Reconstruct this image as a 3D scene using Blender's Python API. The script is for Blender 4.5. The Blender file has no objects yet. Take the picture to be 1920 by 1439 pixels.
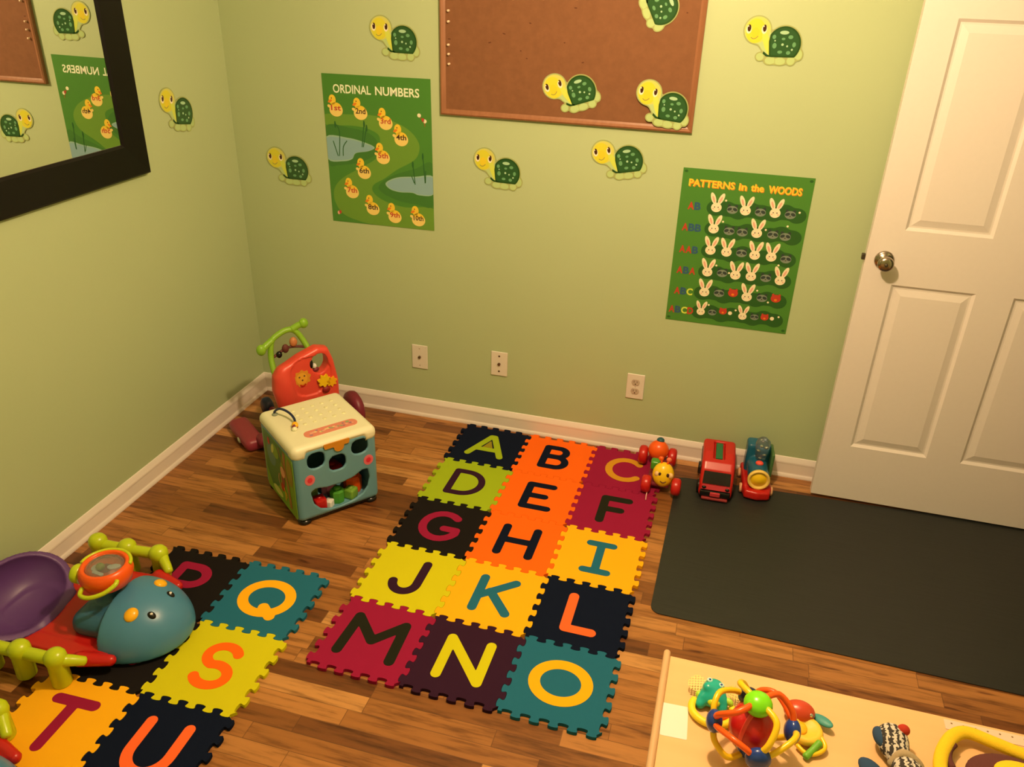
import bpy, bmesh, math, random
import numpy as np
from mathutils import Vector, Matrix, Euler
from mathutils.geometry import tessellate_polygon
random.seed(7)
PI = math.pi
SC = bpy.context.scene
COL = SC.collection

# ------------------------------------------------------------------ camera
cam_d = bpy.data.cameras.new('camera'); cam = bpy.data.objects.new('camera', cam_d); COL.objects.link(cam)
cam_d.sensor_width = 36.0; cam_d.lens = 1534.27 / 1920 * 36.0; cam_d.clip_start = 0.02; cam_d.clip_end = 50
M3 = Matrix(((0.96196, -0.14758, 0.22989), (0.27185, 0.43407, -0.85888), (0.02696, 0.88871, 0.45768)))
M4 = M3.to_4x4(); M4.translation = (2.1218, -3.1713, 1.9290)
cam.matrix_world = M4
SC.camera = cam

# ------------------------------------------------------------------ world, exposure, lamp light
W = bpy.data.worlds.new('world'); SC.world = W; W.use_nodes = True
W.node_tree.nodes['Background'].inputs[0].default_value = (1.0, 0.78, 0.5, 1)
W.node_tree.nodes['Background'].inputs[1].default_value = 0.05
SC.view_settings.view_transform = 'Standard'; SC.view_settings.look = 'None'
SC.view_settings.gamma = 1.0; SC.view_settings.use_curve_mapping = False
SC.view_settings.exposure = 0.02
LAMP = (1.90, -1.46, 2.28)
ld = bpy.data.lights.new('ceiling_bulb_light', 'POINT'); ld.energy = 130; ld.color = (1.0, 0.675, 0.37); ld.shadow_soft_size = 0.05
lo_ = bpy.data.objects.new('ceiling_bulb_light', ld); COL.objects.link(lo_); lo_.location = LAMP

# ------------------------------------------------------------------ helpers
def lin(c):
    return tuple(((v / 255.0) / 12.92 if v / 255.0 <= 0.04045 else ((v / 255.0 + 0.055) / 1.055) ** 2.4) for v in c)

MATS = {}
def mat(name, rgb, rough=0.5, spec=0.5, metal=0.0, noise=0.0, nscale=200.0, bump=0.0, trans=0.0, alpha=1.0, coat=0.0, emit=0.0, srgb=False):
    if name in MATS: return MATS[name]
    m = bpy.data.materials.new(name); m.use_nodes = True
    nt = m.node_tree; b = nt.nodes['Principled BSDF']
    c = lin(rgb) if srgb else rgb
    b.inputs['Base Color'].default_value = (*c, 1); b.inputs['Roughness'].default_value = rough
    b.inputs['Specular IOR Level'].default_value = spec; b.inputs['Metallic'].default_value = metal
    b.inputs['Transmission Weight'].default_value = trans; b.inputs['Alpha'].default_value = alpha
    b.inputs['Coat Weight'].default_value = coat
    if emit: 
        b.inputs['Emission Color'].default_value = (*c, 1); b.inputs['Emission Strength'].default_value = emit
    tc = nt.nodes.new('ShaderNodeTexCoord'); nz = nt.nodes.new('ShaderNodeTexNoise')
    nz.inputs['Scale'].default_value = nscale; nz.inputs['Detail'].default_value = 3
    nt.links.new(tc.outputs['Object'], nz.inputs['Vector'])
    if noise > 0:
        mr = nt.nodes.new('ShaderNodeMapRange'); mr.inputs[3].default_value = 1 - noise; mr.inputs[4].default_value = 1 + noise
        mx = nt.nodes.new('ShaderNodeVectorMath'); mx.operation = 'SCALE'; mx.inputs[0].default_value = c
        nt.links.new(nz.outputs[0], mr.inputs[0]); nt.links.new(mr.outputs[0], mx.inputs['Scale']); nt.links.new(mx.outputs[0], b.inputs['Base Color'])
    if bump > 0:
        bp = nt.nodes.new('ShaderNodeBump'); bp.inputs['Strength'].default_value = bump; bp.inputs['Distance'].default_value = 0.002
        nt.links.new(nz.outputs[0], bp.inputs['Height']); nt.links.new(bp.outputs[0], b.inputs['Normal'])
    MATS[name] = m
    return m

def link(name, me, m=None, parent=None, smooth=False, mats=None):
    o = bpy.data.objects.new(name, me); COL.objects.link(o)
    if mats: 
        for q in mats: me.materials.append(q)
    elif m: me.materials.append(m)
    if parent: o.parent = parent
    if smooth: me.polygons.foreach_set('use_smooth', [True] * len(me.polygons))
    return o

def mesh(name, V, F, m=None, parent=None, smooth=False, mats=None, mi=None):
    me = bpy.data.meshes.new(name); me.from_pydata([tuple(v) for v in V], [], [tuple(f) for f in F])
    if mi: me.polygons.foreach_set('material_index', mi)
    me.validate(); me.update()
    return link(name, me, m, parent, smooth, mats)

def tag(o, label=None, cat=None, group=None, kind=None):
    if label: o['label'] = label
    if cat: o['category'] = cat
    if group: o['group'] = group
    if kind: o['kind'] = kind
    return o

def thing(name, label, cat, loc=(0, 0, 0), rz=0.0, group=None):
    o = bpy.data.objects.new(name, None); COL.objects.link(o); o.empty_display_size = 0.02
    o.location = loc; o.rotation_euler = (0, 0, rz)
    return tag(o, label, cat, group)

def struct(o): o['kind'] = 'structure'; return o

def bm_box(bm, lo, hi, bev=0.0, seg=2):
    r = bmesh.ops.create_cube(bm, size=1.0)
    c = [(a + b) / 2 for a, b in zip(lo, hi)]; s = [b - a for a, b in zip(lo, hi)]
    for v in r['verts']: v.co = Vector((c[0] + v.co.x * s[0], c[1] + v.co.y * s[1], c[2] + v.co.z * s[2]))
    if bev > 0:
        es = list({e for v in r['verts'] for e in v.link_edges})
        bmesh.ops.bevel(bm, geom=es, offset=bev, segments=seg, affect='EDGES', profile=0.5)
def from_bm(name, bm, m, parent=None, smooth=False, mats=None):
    bmesh.ops.recalc_face_normals(bm, faces=bm.faces)
    me = bpy.data.meshes.new(name); bm.to_mesh(me); bm.free()
    return link(name, me, m, parent, smooth, mats)
def box(name, lo, hi, m, parent=None, bev=0.0, seg=2):
    bm = bmesh.new(); bm_box(bm, lo, hi, bev, seg)
    o = from_bm(name, bm, m, parent, smooth=False)
    return o
def boxes(name, L, m, parent=None, bev=0.0):
    bm = bmesh.new()
    for lo, hi in L: bm_box(bm, lo, hi, bev)
    return from_bm(name, bm, m, parent)

def rev(name, prof, m, parent=None, axis='z', c=(0, 0, 0), n=32, smooth=True):
    """prof: list of (r, h); revolve about axis through c"""
    V = []; F = []
    for (r, h) in prof:
        for k in range(n):
            a = 2 * PI * k / n; x, y, z = r * math.cos(a), r * math.sin(a), h
            if axis == 'x': x, y, z = z, x, y
            elif axis == 'y': x, y, z = y, z, x
            V.append((c[0] + x, c[1] + y, c[2] + z))
    for i in range(len(prof) - 1):
        for k in range(n):
            F.append((i * n + k, i * n + (k + 1) % n, (i + 1) * n + (k + 1) % n, (i + 1) * n + k))
    F.append(tuple(range(n))[::-1]); F.append(tuple((len(prof) - 1) * n + k for k in range(n)))
    return mesh(name, V, F, m, parent, smooth)

def catmull(P, k=6, closed=False):
    P = [Vector(p) for p in P]; n = len(P); out = []
    rng = range(n) if closed else range(n - 1)
    for i in rng:
        if closed: a, b, c, d = P[(i - 1) % n], P[i], P[(i + 1) % n], P[(i + 2) % n]
        else: a, b, c, d = P[max(i - 1, 0)], P[i], P[i + 1], P[min(i + 2, n - 1)]
        for j in range(k):
            t = j / k
            out.append(0.5 * ((2 * b) + (c - a) * t + (2 * a - 5 * b + 4 * c - d) * t * t + (3 * b - a - 3 * c + d) * t ** 3))
    if not closed: out.append(P[-1])
    return out
def tube(name, P, r, m, parent=None, k=6, n=12, closed=False, rad=None, flat=1.0):
    C = catmull(P, k, closed); V = []; F = []; N = len(C)
    up = Vector((0.13, 0.21, 0.97)).normalized()
    for i, c in enumerate(C):
        if closed: t = (C[(i + 1) % N] - C[i - 1]).normalized()
        else: t = (C[min(i + 1, N - 1)] - C[max(i - 1, 0)]).normalized()
        s = t.cross(up)
        if s.length < 1e-3: s = t.orthogonal()
        s.normalize(); u = s.cross(t).normalized(); up = u
        rr = r if rad is None else np.interp(i / max(N - 1, 1), np.linspace(0, 1, len(rad)), rad)
        if not closed:
            e = min(i, N - 1 - i)
            if e == 0: rr *= 0.55
        for j in range(n):
            a = 2 * PI * j / n
            V.append(c + (s * math.cos(a) + u * math.sin(a) * flat) * rr)
    for i in range(N if closed else N - 1):
        for j in range(n):
            a, b = i * n, ((i + 1) % N) * n
            F.append((a + j, a + (j + 1) % n, b + (j + 1) % n, b + j))
    if not closed:
        F.append(tuple(range(n))[::-1]); F.append(tuple((N - 1) * n + j for j in range(n)))
    return mesh(name, V, F, m, parent, True)

# ---- signed distance solids, meshed with surface nets
def ell(X, Y, Z, c, r):
    k = np.sqrt(((X - c[0]) / r[0]) ** 2 + ((Y - c[1]) / r[1]) ** 2 + ((Z - c[2]) / r[2]) ** 2)
    return (k - 1) * min(r)
def rbox(X, Y, Z, lo, hi, r):
    q = [np.abs(A - (l + h) / 2) - (h - l) / 2 + r for A, l, h in zip((X, Y, Z), lo, hi)]
    return np.sqrt(sum(np.maximum(a, 0) ** 2 for a in q)) + np.minimum(np.maximum(np.maximum(q[0], q[1]), q[2]), 0) - r
def cap(X, Y, Z, a, b, r, r2=None):
    a = np.array(a, float); b = np.array(b, float); d = b - a
    t = np.clip(((X - a[0]) * d[0] + (Y - a[1]) * d[1] + (Z - a[2]) * d[2]) / (d @ d), 0, 1)
    rr = r if r2 is None else r + (r2 - r) * t
    return np.sqrt((X - a[0] - t * d[0]) ** 2 + (Y - a[1] - t * d[1]) ** 2 + (Z - a[2] - t * d[2]) ** 2) - rr
def smin(a, b, k):
    h = np.clip(0.5 + 0.5 * (b - a) / k, 0, 1)
    return b * (1 - h) + a * h - k * h * (1 - h)
def solid(name, f, lo, hi, h, m, parent=None, smooth=True):
    ax = [np.arange(l - 2 * h, u + 2.5 * h, h) for l, u in zip(lo, hi)]
    X, Y, Z = np.meshgrid(*ax, indexing='ij'); D = f(X, Y, Z); n = D.shape
    S = D < 0
    P = np.stack([X, Y, Z], -1)
    acc = np.zeros((n[0] - 1, n[1] - 1, n[2] - 1, 3)); cnt = np.zeros((n[0] - 1, n[1] - 1, n[2] - 1))
    def sl(d): return tuple(slice(k, n[i] - 1 + k) for i, k in enumerate(d))
    cs = [(i, j, k) for i in (0, 1) for j in (0, 1) for k in (0, 1)]
    for a in cs:
        for axn in range(3):
            if a[axn] == 1: continue
            b = list(a); b[axn] = 1; b = tuple(b)
            da, db = D[sl(a)], D[sl(b)]; x = (S[sl(a)] != S[sl(b)])
            den = np.where(x, da - db, 1.0); t = np.where(x, da / den, 0)
            pt = P[sl(a)] + t[..., None] * (P[sl(b)] - P[sl(a)])
            acc += np.where(x[..., None], pt, 0); cnt += x
    act = cnt > 0; idx = -np.ones(act.shape, int); idx[act] = np.arange(act.sum())
    V = acc[act] / cnt[act][:, None]
    F = []
    for axn in range(3):
        o1, o2 = [(1, 2), (2, 0), (0, 1)][axn]
        e = np.zeros(3, int); e[axn] = 1
        A = S[tuple(slice(0, n[i] - e[i]) for i in range(3))]; B = S[tuple(slice(e[i], n[i]) for i in range(3))]
        I = np.argwhere(A != B)
        for c in I:
            if c[o1] < 1 or c[o2] < 1 or c[o1] >= n[o1] - 1 or c[o2] >= n[o2] - 1: continue
            q = []
            for (p, r_) in ((1, 1), (0, 1), (0, 0), (1, 0)):
                d = c.copy(); d[o1] -= p; d[o2] -= r_; q.append(idx[d[0], d[1], d[2]])
            if not A[c[0], c[1], c[2]]: q = q[::-1]
            F.append(q)
    return mesh(name, V, F, m, parent, smooth)

# ---- 2D outlines from signed distance, traced to loops
def contour(f, lo, hi, h):
    xs = np.arange(lo[0] - 2 * h, hi[0] + 2.5 * h, h); ys = np.arange(lo[1] - 2 * h, hi[1] + 2.5 * h, h)
    X, Y = np.meshgrid(xs, ys, indexing='ij'); D = f(X, Y); S = D < 0; n = D.shape
    vert = {}
    def cv(i, j):
        if (i, j) in vert: return
        acc = np.zeros(2); c = 0
        for (a, b) in (((0, 0), (1, 0)), ((0, 0), (0, 1)), ((1, 0), (1, 1)), ((0, 1), (1, 1))):
            p = (i + a[0], j + a[1]); q = (i + b[0], j + b[1])
            if S[p] != S[q]:
                t = D[p] / (D[p] - D[q]); acc += np.array([xs[p[0]] + t * (xs[q[0]] - xs[p[0]]), ys[p[1]] + t * (ys[q[1]] - ys[p[1]])]); c += 1
        vert[(i, j)] = acc / c
    nxt = {}
    for i, j in np.argwhere(S[:-1, :] != S[1:, :]):
        a, b = (i, j - 1), (i, j)
        if not S[i, j]: a, b = b, a
        cv(*a); cv(*b); nxt.setdefault(a, []).append(b)
    for i, j in np.argwhere(S[:, :-1] != S[:, 1:]):
        a, b = (i, j), (i - 1, j)
        if not S[i, j]: a, b = b, a
        cv(*a); cv(*b); nxt.setdefault(a, []).append(b)
    loops = []
    while nxt:
        s = next(iter(nxt)); c = s; L = []
        while c in nxt:
            L.append(vert[c]); lst = nxt[c]; d = lst.pop()
            if not lst: del nxt[c]
            c = d
            if c == s: break
        if len(L) > 4: loops.append([tuple(p) for p in L])
    return loops

def rect(x0, y0, x1, y1): return [(x0, y0), (x1, y0), (x1, y1), (x0, y1)]
class Art:
    """flat printed or cut-out artwork: coloured shapes built as thin real layers (x right, y up, z out)"""
    def __init__(s): s.V = []; s.F = []; s.mi = []; s.mats = []
    def m(s, mt):
        if mt not in s.mats: s.mats.append(mt)
        return s.mats.index(mt)
    def loops(s, L, z, mt, z0=None):
        k = s.m(mt); b = len(s.V); flat = [p for l in L for p in l]
        tri = tessellate_polygon([[Vector((p[0], p[1], 0)) for p in l] for l in L])
        if len(tri) < len(flat) * 0.7:
            rr = random.Random(3)
            for _ in range(12):
                tri = tessellate_polygon([[Vector((p[0] * 100 + rr.uniform(-2e-3, 2e-3), p[1] * 100 + rr.uniform(-2e-3, 2e-3), 0)) for p in l] for l in L])
                if len(tri) >= len(flat) * 0.7: break
        s.V += [(p[0], p[1], z) for p in flat]
        for t in tri:
            a, c, d = [Vector(flat[i]) for i in t]
            if (c - a).cross(d - a) < 0: t = t[::-1]
            s.F.append([b + i for i in t]); s.mi.append(k)
        if z0 is not None:
            o = 0
            for l in L:
                n = len(l); b2 = len(s.V); s.V += [(p[0], p[1], z) for p in l] + [(p[0], p[1], z0) for p in l]
                for i in range(n):
                    j = (i + 1) % n; s.F.append([b2 + i, b2 + n + i, b2 + n + j, b2 + j]); s.mi.append(k)
    def sdf(s, f, lo, hi, h, z, mt, z0=None):
        L = contour(f, lo, hi, h)
        if L: s.loops(L, z, mt, z0)
    def ellipse(s, c, r, z, mt, rot=0.0, n=24, z0=None, a0=0, a1=2 * PI):
        ca, sa = math.cos(rot), math.sin(rot); L = []
        for i in range(n):
            a = a0 + (a1 - a0) * i / (n if abs(a1 - a0 - 2 * PI) < 1e-6 else n - 1); x, y = r[0] * math.cos(a), r[1] * math.sin(a)
            L.append((c[0] + x * ca - y * sa, c[1] + x * sa + y * ca))
        s.loops([L], z, mt, z0)
    def line(s, P, w, z, mt, k=4):
        C = catmull([(p[0], p[1], 0) for p in P], k); L = []; R = []
        for i, c in enumerate(C):
            t = (C[min(i + 1, len(C) - 1)] - C[max(i - 1, 0)]).normalized(); nn = Vector((-t.y, t.x, 0)) * w / 2
            L.append((c + nn)[:2]); R.append((c - nn)[:2])
        s.loops([L + R[::-1]], z, mt)
    def text(s, txt, x0, x1, y0, y1, z, mt, bold=0.02, rot=0.0, keep=False):
        cu = bpy.data.curves.new('t', 'FONT'); cu.body = txt; cu.offset = bold; cu.resolution_u = 3
        o = bpy.data.objects.new('t', cu); COL.objects.link(o)
        bpy.context.view_layer.update()
        me = bpy.data.meshes.new_from_object(o.evaluated_get(bpy.context.evaluated_depsgraph_get()))
        vs = [v.co.copy() for v in me.vertices]; fs = [list(p.vertices) for p in me.polygons]
        bpy.data.objects.remove(o); bpy.data.curves.remove(cu); bpy.data.meshes.remove(me)
        ax, bx = min(v.x for v in vs), max(v.x for v in vs); ay, by = min(v.y for v in vs), max(v.y for v in vs)
        k = s.m(mt); b = len(s.V); cx, cy = (x0 + x1) / 2, (y0 + y1) / 2; ca, sa = math.cos(rot), math.sin(rot)
        for v in vs:
            x = (v.x - ax) / (bx - ax) * (x1 - x0) + x0 - cx; y = (v.y - ay) / (by - ay) * (y1 - y0) + y0 - cy
            s.V.append((cx + x * ca - y * sa, cy + x * sa + y * ca, z))
        for f in fs:
            p = [Vector(s.V[b + i][:2]) for i in f]
            if sum(p[i].cross(p[(i + 1) % len(p)]) for i in range(len(p))) < 0: f = f[::-1]
            s.F.append([b + i for i in f]); s.mi.append(k)
    def build(s, name, parent=None):
        return mesh(name, s.V, s.F, None, parent, False, s.mats, s.mi)

BACK = (PI / 2, 0, 0)                    # artwork on the back wall
def on_back(o, x, z, off=0.0012, rot=0.0):
    o.matrix_world = Matrix.Translation((x, -off, z)) @ Matrix.Rotation(PI / 2, 4, 'X') @ Matrix.Rotation(rot, 4, 'Z')
def on_left(o, y, z, off=0.0012, rot=0.0):
    o.matrix_world = Matrix.Translation((off, y, z)) @ Matrix.Rotation(PI / 2, 4, 'Z') @ Matrix.Rotation(PI / 2, 4, 'X') @ Matrix.Rotation(rot, 4, 'Z')

# ------------------------------------------------------------------ surface materials
def wall_mat():
    m = mat('sage_green_paint', (0.50, 0.66, 0.36), rough=0.42, spec=0.35)
    nt = m.node_tree; b = nt.nodes['Principled BSDF']
    tc = nt.nodes.new('ShaderNodeTexCoord'); n1 = nt.nodes.new('ShaderNodeTexNoise'); n1.inputs['Scale'].default_value = 2.2; n1.inputs['Detail'].default_value = 4
    nt.links.new(tc.outputs['Object'], n1.inputs['Vector'])
    r = nt.nodes.new('ShaderNodeValToRGB'); r.color_ramp.elements[0].color = (0.425, 0.53, 0.305, 1); r.color_ramp.elements[1].color = (0.45, 0.555, 0.325, 1)
    nt.links.new(n1.outputs[0], r.inputs[0]); nt.links.new(r.outputs[0], b.inputs['Base Color'])
    n2 = nt.nodes.new('ShaderNodeTexNoise'); n2.inputs['Scale'].default_value = 90
    nt.links.new(tc.outputs['Object'], n2.inputs['Vector'])
    bp = nt.nodes.new('ShaderNodeBump'); bp.inputs['Strength'].default_value = 0.12; bp.inputs['Distance'].default_value = 0.002
    nt.links.new(n2.outputs[0], bp.inputs['Height']); nt.links.new(bp.outputs[0], b.inputs['Normal'])
    return m

def floor_mat():
    m = bpy.data.materials.new('honey_strip_floor'); m.use_nodes = True; nt = m.node_tree; L = nt.links
    b = nt.nodes['Principled BSDF']
    def N(t, **k):
        n = nt.nodes.new(t)
        for a, v in k.items(): setattr(n, a, v)
        return n
    def MA(op, a, c=None):
        n = N('ShaderNodeMath', operation=op)
        for i, v in enumerate((a, c)):
            if v is None: continue
            if isinstance(v, (int, float)): n.inputs[i].default_value = v
            else: L.new(v, n.inputs[i])
        return n.outputs[0]
    tc = N('ShaderNodeTexCoord'); sp = N('ShaderNodeSeparateXYZ'); L.new(tc.outputs['Object'], sp.inputs[0])
    x, y = sp.outputs[0], sp.outputs[1]
    WD = 0.058
    ry = MA('DIVIDE', y, WD); row = MA('FLOOR', ry); fy = MA('FRACT', ry)
    wn = N('ShaderNodeTexWhiteNoise', noise_dimensions='1D'); L.new(row, wn.inputs['W'])
    ln = MA('ADD', MA('MULTIPLY', wn.outputs['Value'], 0.25), 0.34)
    px = MA('DIVIDE', MA('ADD', x, MA('MULTIPLY', wn.outputs['Value'], 7.3)), ln); pc = MA('FLOOR', px); fx = MA('FRACT', px)
    cb = N('ShaderNodeCombineXYZ'); L.new(row, cb.inputs[0]); L.new(pc, cb.inputs[1])
    w2 = N('ShaderNodeTexWhiteNoise', noise_dimensions='3D'); L.new(cb.outputs[0], w2.inputs['Vector'])
    ramp = N('ShaderNodeValToRGB'); e = ramp.color_ramp.elements
    e[0].position = 0; e[0].color = (0.136, 0.045, 0.012, 1); e[1].position = 1; e[1].color = (0.574, 0.292, 0.098, 1)
    for p, c in ((0.25, (0.238, 0.091, 0.023, 1)), (0.6, (0.372, 0.155, 0.041, 1)), (0.85, (0.457, 0.205, 0.060, 1))):
        q = ramp.color_ramp.elements.new(p); q.color = c
    L.new(w2.outputs['Value'], ramp.inputs[0])
    # grain stretched along the boards, shifted per board
    gv = N('ShaderNodeCombineXYZ'); L.new(MA('MULTIPLY', x, 3.2), gv.inputs[0]); L.new(MA('MULTIPLY', y, 34.0), gv.inputs[1]); L.new(MA('MULTIPLY', w2.outputs['Value'], 40.0), gv.inputs[2])
    g = N('ShaderNodeTexNoise'); g.inputs['Scale'].default_value = 1.6; g.inputs['Detail'].default_value = 6; g.inputs['Roughness'].default_value = 0.62; L.new(gv.outputs[0], g.inputs['Vector'])
    gr = N('ShaderNodeValToRGB'); ge = gr.color_ramp.elements
    ge[0].position = 0.30; ge[0].color = (0.38, 0.32, 0.27, 1); ge[1].position = 0.52; ge[1].color = (1, 1, 1, 1)
    q = gr.color_ramp.elements.new(0.8); q.color = (1.18, 1.14, 1.1, 1)
    L.new(g.outputs[0], gr.inputs[0])
    mx = N('ShaderNodeMix', data_type='RGBA', blend_type='MULTIPLY'); mx.inputs[0].default_value = 1.0
    L.new(ramp.outputs[0], mx.inputs[6]); L.new(gr.outputs[0], mx.inputs[7])
    # long dark streaks and knots
    k = N('ShaderNodeTexNoise'); k.inputs['Scale'].default_value = 1.0; k.inputs['Detail'].default_value = 2
    kv = N('ShaderNodeCombineXYZ'); L.new(MA('MULTIPLY', x, 7.0), kv.inputs[0]); L.new(MA('MULTIPLY', y, 38.0), kv.inputs[1]); L.new(MA('MULTIPLY', w2.outputs['Value'], 90.0), kv.inputs[2]); L.new(kv.outputs[0], k.inputs['Vector'])
    kr = N('ShaderNodeValToRGB'); ke = kr.color_ramp.elements; ke[0].position = 0.66; ke[0].color = (1, 1, 1, 1); ke[1].position = 0.76; ke[1].color = (0.42, 0.3, 0.24, 1)
    L.new(k.outputs[0], kr.inputs[0])
    m2 = N('ShaderNodeMix', data_type='RGBA', blend_type='MULTIPLY'); m2.inputs[0].default_value = 1.0
    L.new(mx.outputs[2], m2.inputs[6]); L.new(kr.outputs[0], m2.inputs[7])
    # seams
    sy = MA('LESS_THAN', fy, 0.035); sx = MA('LESS_THAN', MA('MULTIPLY', fx, ln), 0.0022); s = MA('MAXIMUM', sy, sx)
    m3 = N('ShaderNodeMix', data_type='RGBA', blend_type='MIX'); L.new(MA('MULTIPLY', s, 0.65), m3.inputs[0]); L.new(m2.outputs[2], m3.inputs[6]); m3.inputs[7].default_value = (0.10, 0.04, 0.015, 1)
    L.new(m3.outputs[2], b.inputs['Base Color'])
    b.inputs['Roughness'].default_value = 0.38; b.inputs['Specular IOR Level'].default_value = 0.4
    bp = N('ShaderNodeBump'); bp.inputs['Strength'].default_value = 0.25; bp.inputs['Distance'].default_value = 0.001; bp.invert = True
    L.new(s, bp.inputs['Height']); L.new(bp.outputs[0], b.inputs['Normal'])
    return m

def streak_mat(name, c0, c1, rough, sx, sy, sz, bump=0.0):
    m = bpy.data.materials.new(name); m.use_nodes = True; nt = m.node_tree; L = nt.links; b = nt.nodes['Principled BSDF']
    tc = nt.nodes.new('ShaderNodeTexCoord'); mp = nt.nodes.new('ShaderNodeMapping'); mp.inputs['Scale'].default_value = (sx, sy, sz)
    n = nt.nodes.new('ShaderNodeTexNoise'); n.inputs['Scale'].default_value = 1; n.inputs['Detail'].default_value = 5
    L.new(tc.outputs['Object'], mp.inputs[0]); L.new(mp.outputs[0], n.inputs['Vector'])
    r = nt.nodes.new('ShaderNodeValToRGB'); r.color_ramp.elements[0].position = 0.3; r.color_ramp.elements[1].position = 0.7
    r.color_ramp.elements[0].color = (*c0, 1); r.color_ramp.elements[1].color = (*c1, 1)
    L.new(n.outputs[0], r.inputs[0]); L.new(r.outputs[0], b.inputs['Base Color']); b.inputs['Roughness'].default_value = rough
    if bump:
        bp = nt.nodes.new('ShaderNodeBump'); bp.inputs['Strength'].default_value = bump; bp.inputs['Distance'].default_value = 0.002
        L.new(n.outputs[0], bp.inputs['Height']); L.new(bp.outputs[0], b.inputs['Normal'])
    return m

M_wall = wall_mat(); M_floor = floor_mat()
M_white = mat('white_trim_paint', (0.82, 0.76, 0.73), rough=0.35)
M_ceil = mat('ceiling_white', (0.52, 0.50, 0.46), rough=0.9, spec=0.1)
M_door = mat('white_door_paint', (0.78, 0.74, 0.73), rough=0.45, noise=0.02, nscale=60, bump=0.05)

# ------------------------------------------------------------------ room shell
RX, RY, RZ = 3.62, -3.55, 2.62
struct(box('floor', (-0.1, RY - 0.1, -0.06), (5.0, 0.1, 0.0), M_floor))
struct(box('ceiling', (-0.1, RY - 0.1, RZ), (5.0, 0.1, RZ + 0.06), M_ceil))
struct(box('wall_back', (-0.1, 0.0, 0.0), (5.0, 0.1, RZ), M_wall))
struct(box('wall_left', (-0.1, RY - 0.1, 0.0), (0.0, 0.0, RZ), M_wall))
struct(box('wall_front', (0.0, RY - 0.1, 0.0), (5.0, RY, RZ), M_wall))
DY0, DY1, DH = -0.13, -1.06, 2.22            # doorway in the right wall
struct(boxes('wall_right', [((RX, RY, 0), (RX + 0.12, DY1, RZ)), ((RX, DY0, 0), (RX + 0.12, 0.0, RZ)), ((RX, DY1, DH), (RX + 0.12, DY0, RZ))], M_wall))
struct(box('wall_hallway', (4.9, RY, 0.0), (5.0, 0.0, RZ), M_wall))
struct(boxes('trim_1', [((RX - 0.015, DY1 - 0.07, 0), (RX + 0.135, DY1 + 0.015, DH + 0.07)), ((RX - 0.015, DY0 - 0.015, 0), (RX + 0.135, DY0 + 0.07, DH + 0.07)),
                        ((RX - 0.015, DY1 - 0.07, DH - 0.01), (RX + 0.135, DY0 + 0.07, DH + 0.075))], M_white, bev=0.003))

BH = 0.093
def baseboard(name, a, b, inward):
    """profiled board running a->b at the wall foot; inward = unit vector into the room"""
    prof = [(0, 0), (0.018, 0), (0.018, 0.006), (0.0155, 0.013), (0.012, 0.018), (0.0115, 0.022), (0.0115, 0.062), (0.0125, 0.066), (0.012, 0.072), (0.009, 0.080), (0.0065, 0.086), (0.004, 0.0915), (0.0, BH)]
    V = []; F = []
    for p in (a, b):
        for d, z in prof: V.append((p[0] + inward[0] * d, p[1] + inward[1] * d, z))
    n = len(prof)
    for i in range(n - 1): F.append((i, i + 1, n + i + 1, n + i))
    F.append((n - 1, 0, n, 2 * n - 1)); F.append(tuple(range(n))[::-1]); F.append(tuple(range(n, 2 * n)))
    return struct(mesh(name, V, F, M_white))
baseboard('baseboard_back', (0, 0), (RX, 0), (0, -1))
baseboard('baseboard_left', (0, RY), (0, 0), (1, 0))
baseboard('baseboard_front', (0, RY), (RX, RY), (0, 1))
baseboard('baseboard_right', (RX, RY), (RX, DY1 - 0.07), (-1, 0))

# ---- open six-panel door leaf
def door_leaf():
    DW, DHh, T = 0.91, 2.19, 0.038
    pan_x = [(0.106, 0.385), (0.505, 0.784)]; pan_z = [(0.245, 0.925), (1.125, 1.800), (1.90, 2.08)]
    offs = (0.0, 0.010, 0.016, 0.040)
    hs = (0.0, -0.0085, -0.0085, -0.0015)
    def lines(R_, top):
        s = {0.0, top}
        for a, b in R_:
            for o in offs: s.add(round(a + o, 5)); s.add(round(b - o, 5))
        return sorted(s)
    xs = lines(pan_x, DW); zs = lines(pan_z, DHh)
    def hh(x, z):
        for a, b in pan_x:
            for c, d in pan_z:
                if a <= x <= b and c <= z <= d:
                    return float(np.interp(min(x - a, b - x, z - c, d - z), offs, hs))
        return 0.0
    V = []; F = []; nx, nz = len(xs), len(zs)
    for side in (0, 1):
        for x in xs:
            for z in zs:
                h = hh(x, z); V.append((x, (-h if side == 0 else T + h), z))
    def id_(s, i, j): return s * nx * nz + i * nz + j
    for i in range(nx - 1):
        for j in range(nz - 1):
            for s in (0, 1):
                q = [id_(s, i, j), id_(s, i + 1, j), id_(s, i + 1, j + 1), id_(s, i, j + 1)]
                # split corner quads along the mitre
                hv = [V[k][1] for k in q]
                if abs((hv[0] + hv[2]) - (hv[1] + hv[3])) > 1e-6:
                    if abs(hv[0] - hv[2]) > abs(hv[1] - hv[3]): tr = [(q[0], q[1], q[2]), (q[0], q[2], q[3])]
                    else: tr = [(q[0], q[1], q[3]), (q[1], q[2], q[3])]
                else: tr = [tuple(q)]
                for t in tr: F.append(t if s == 0 else t[::-1])
    for i in range(nx - 1):
        for j in (0, nz - 1):
            q = (id_(0, i, j), id_(1, i, j), id_(1, i + 1, j), id_(0, i + 1, j)); F.append(q if j == 0 else q[::-1])
    for j in range(nz - 1):
        for i in (0, nx - 1):
            q = (id_(0, i, j), id_(0, i, j + 1), id_(1, i, j + 1), id_(1, i, j)); F.append(q if i == 0 else q[::-1])
    return V, F
V, F = door_leaf()
dr = struct(mesh('door_1', V, F, M_door)); dr.location = (2.598, -0.125, 0.012)
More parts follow.
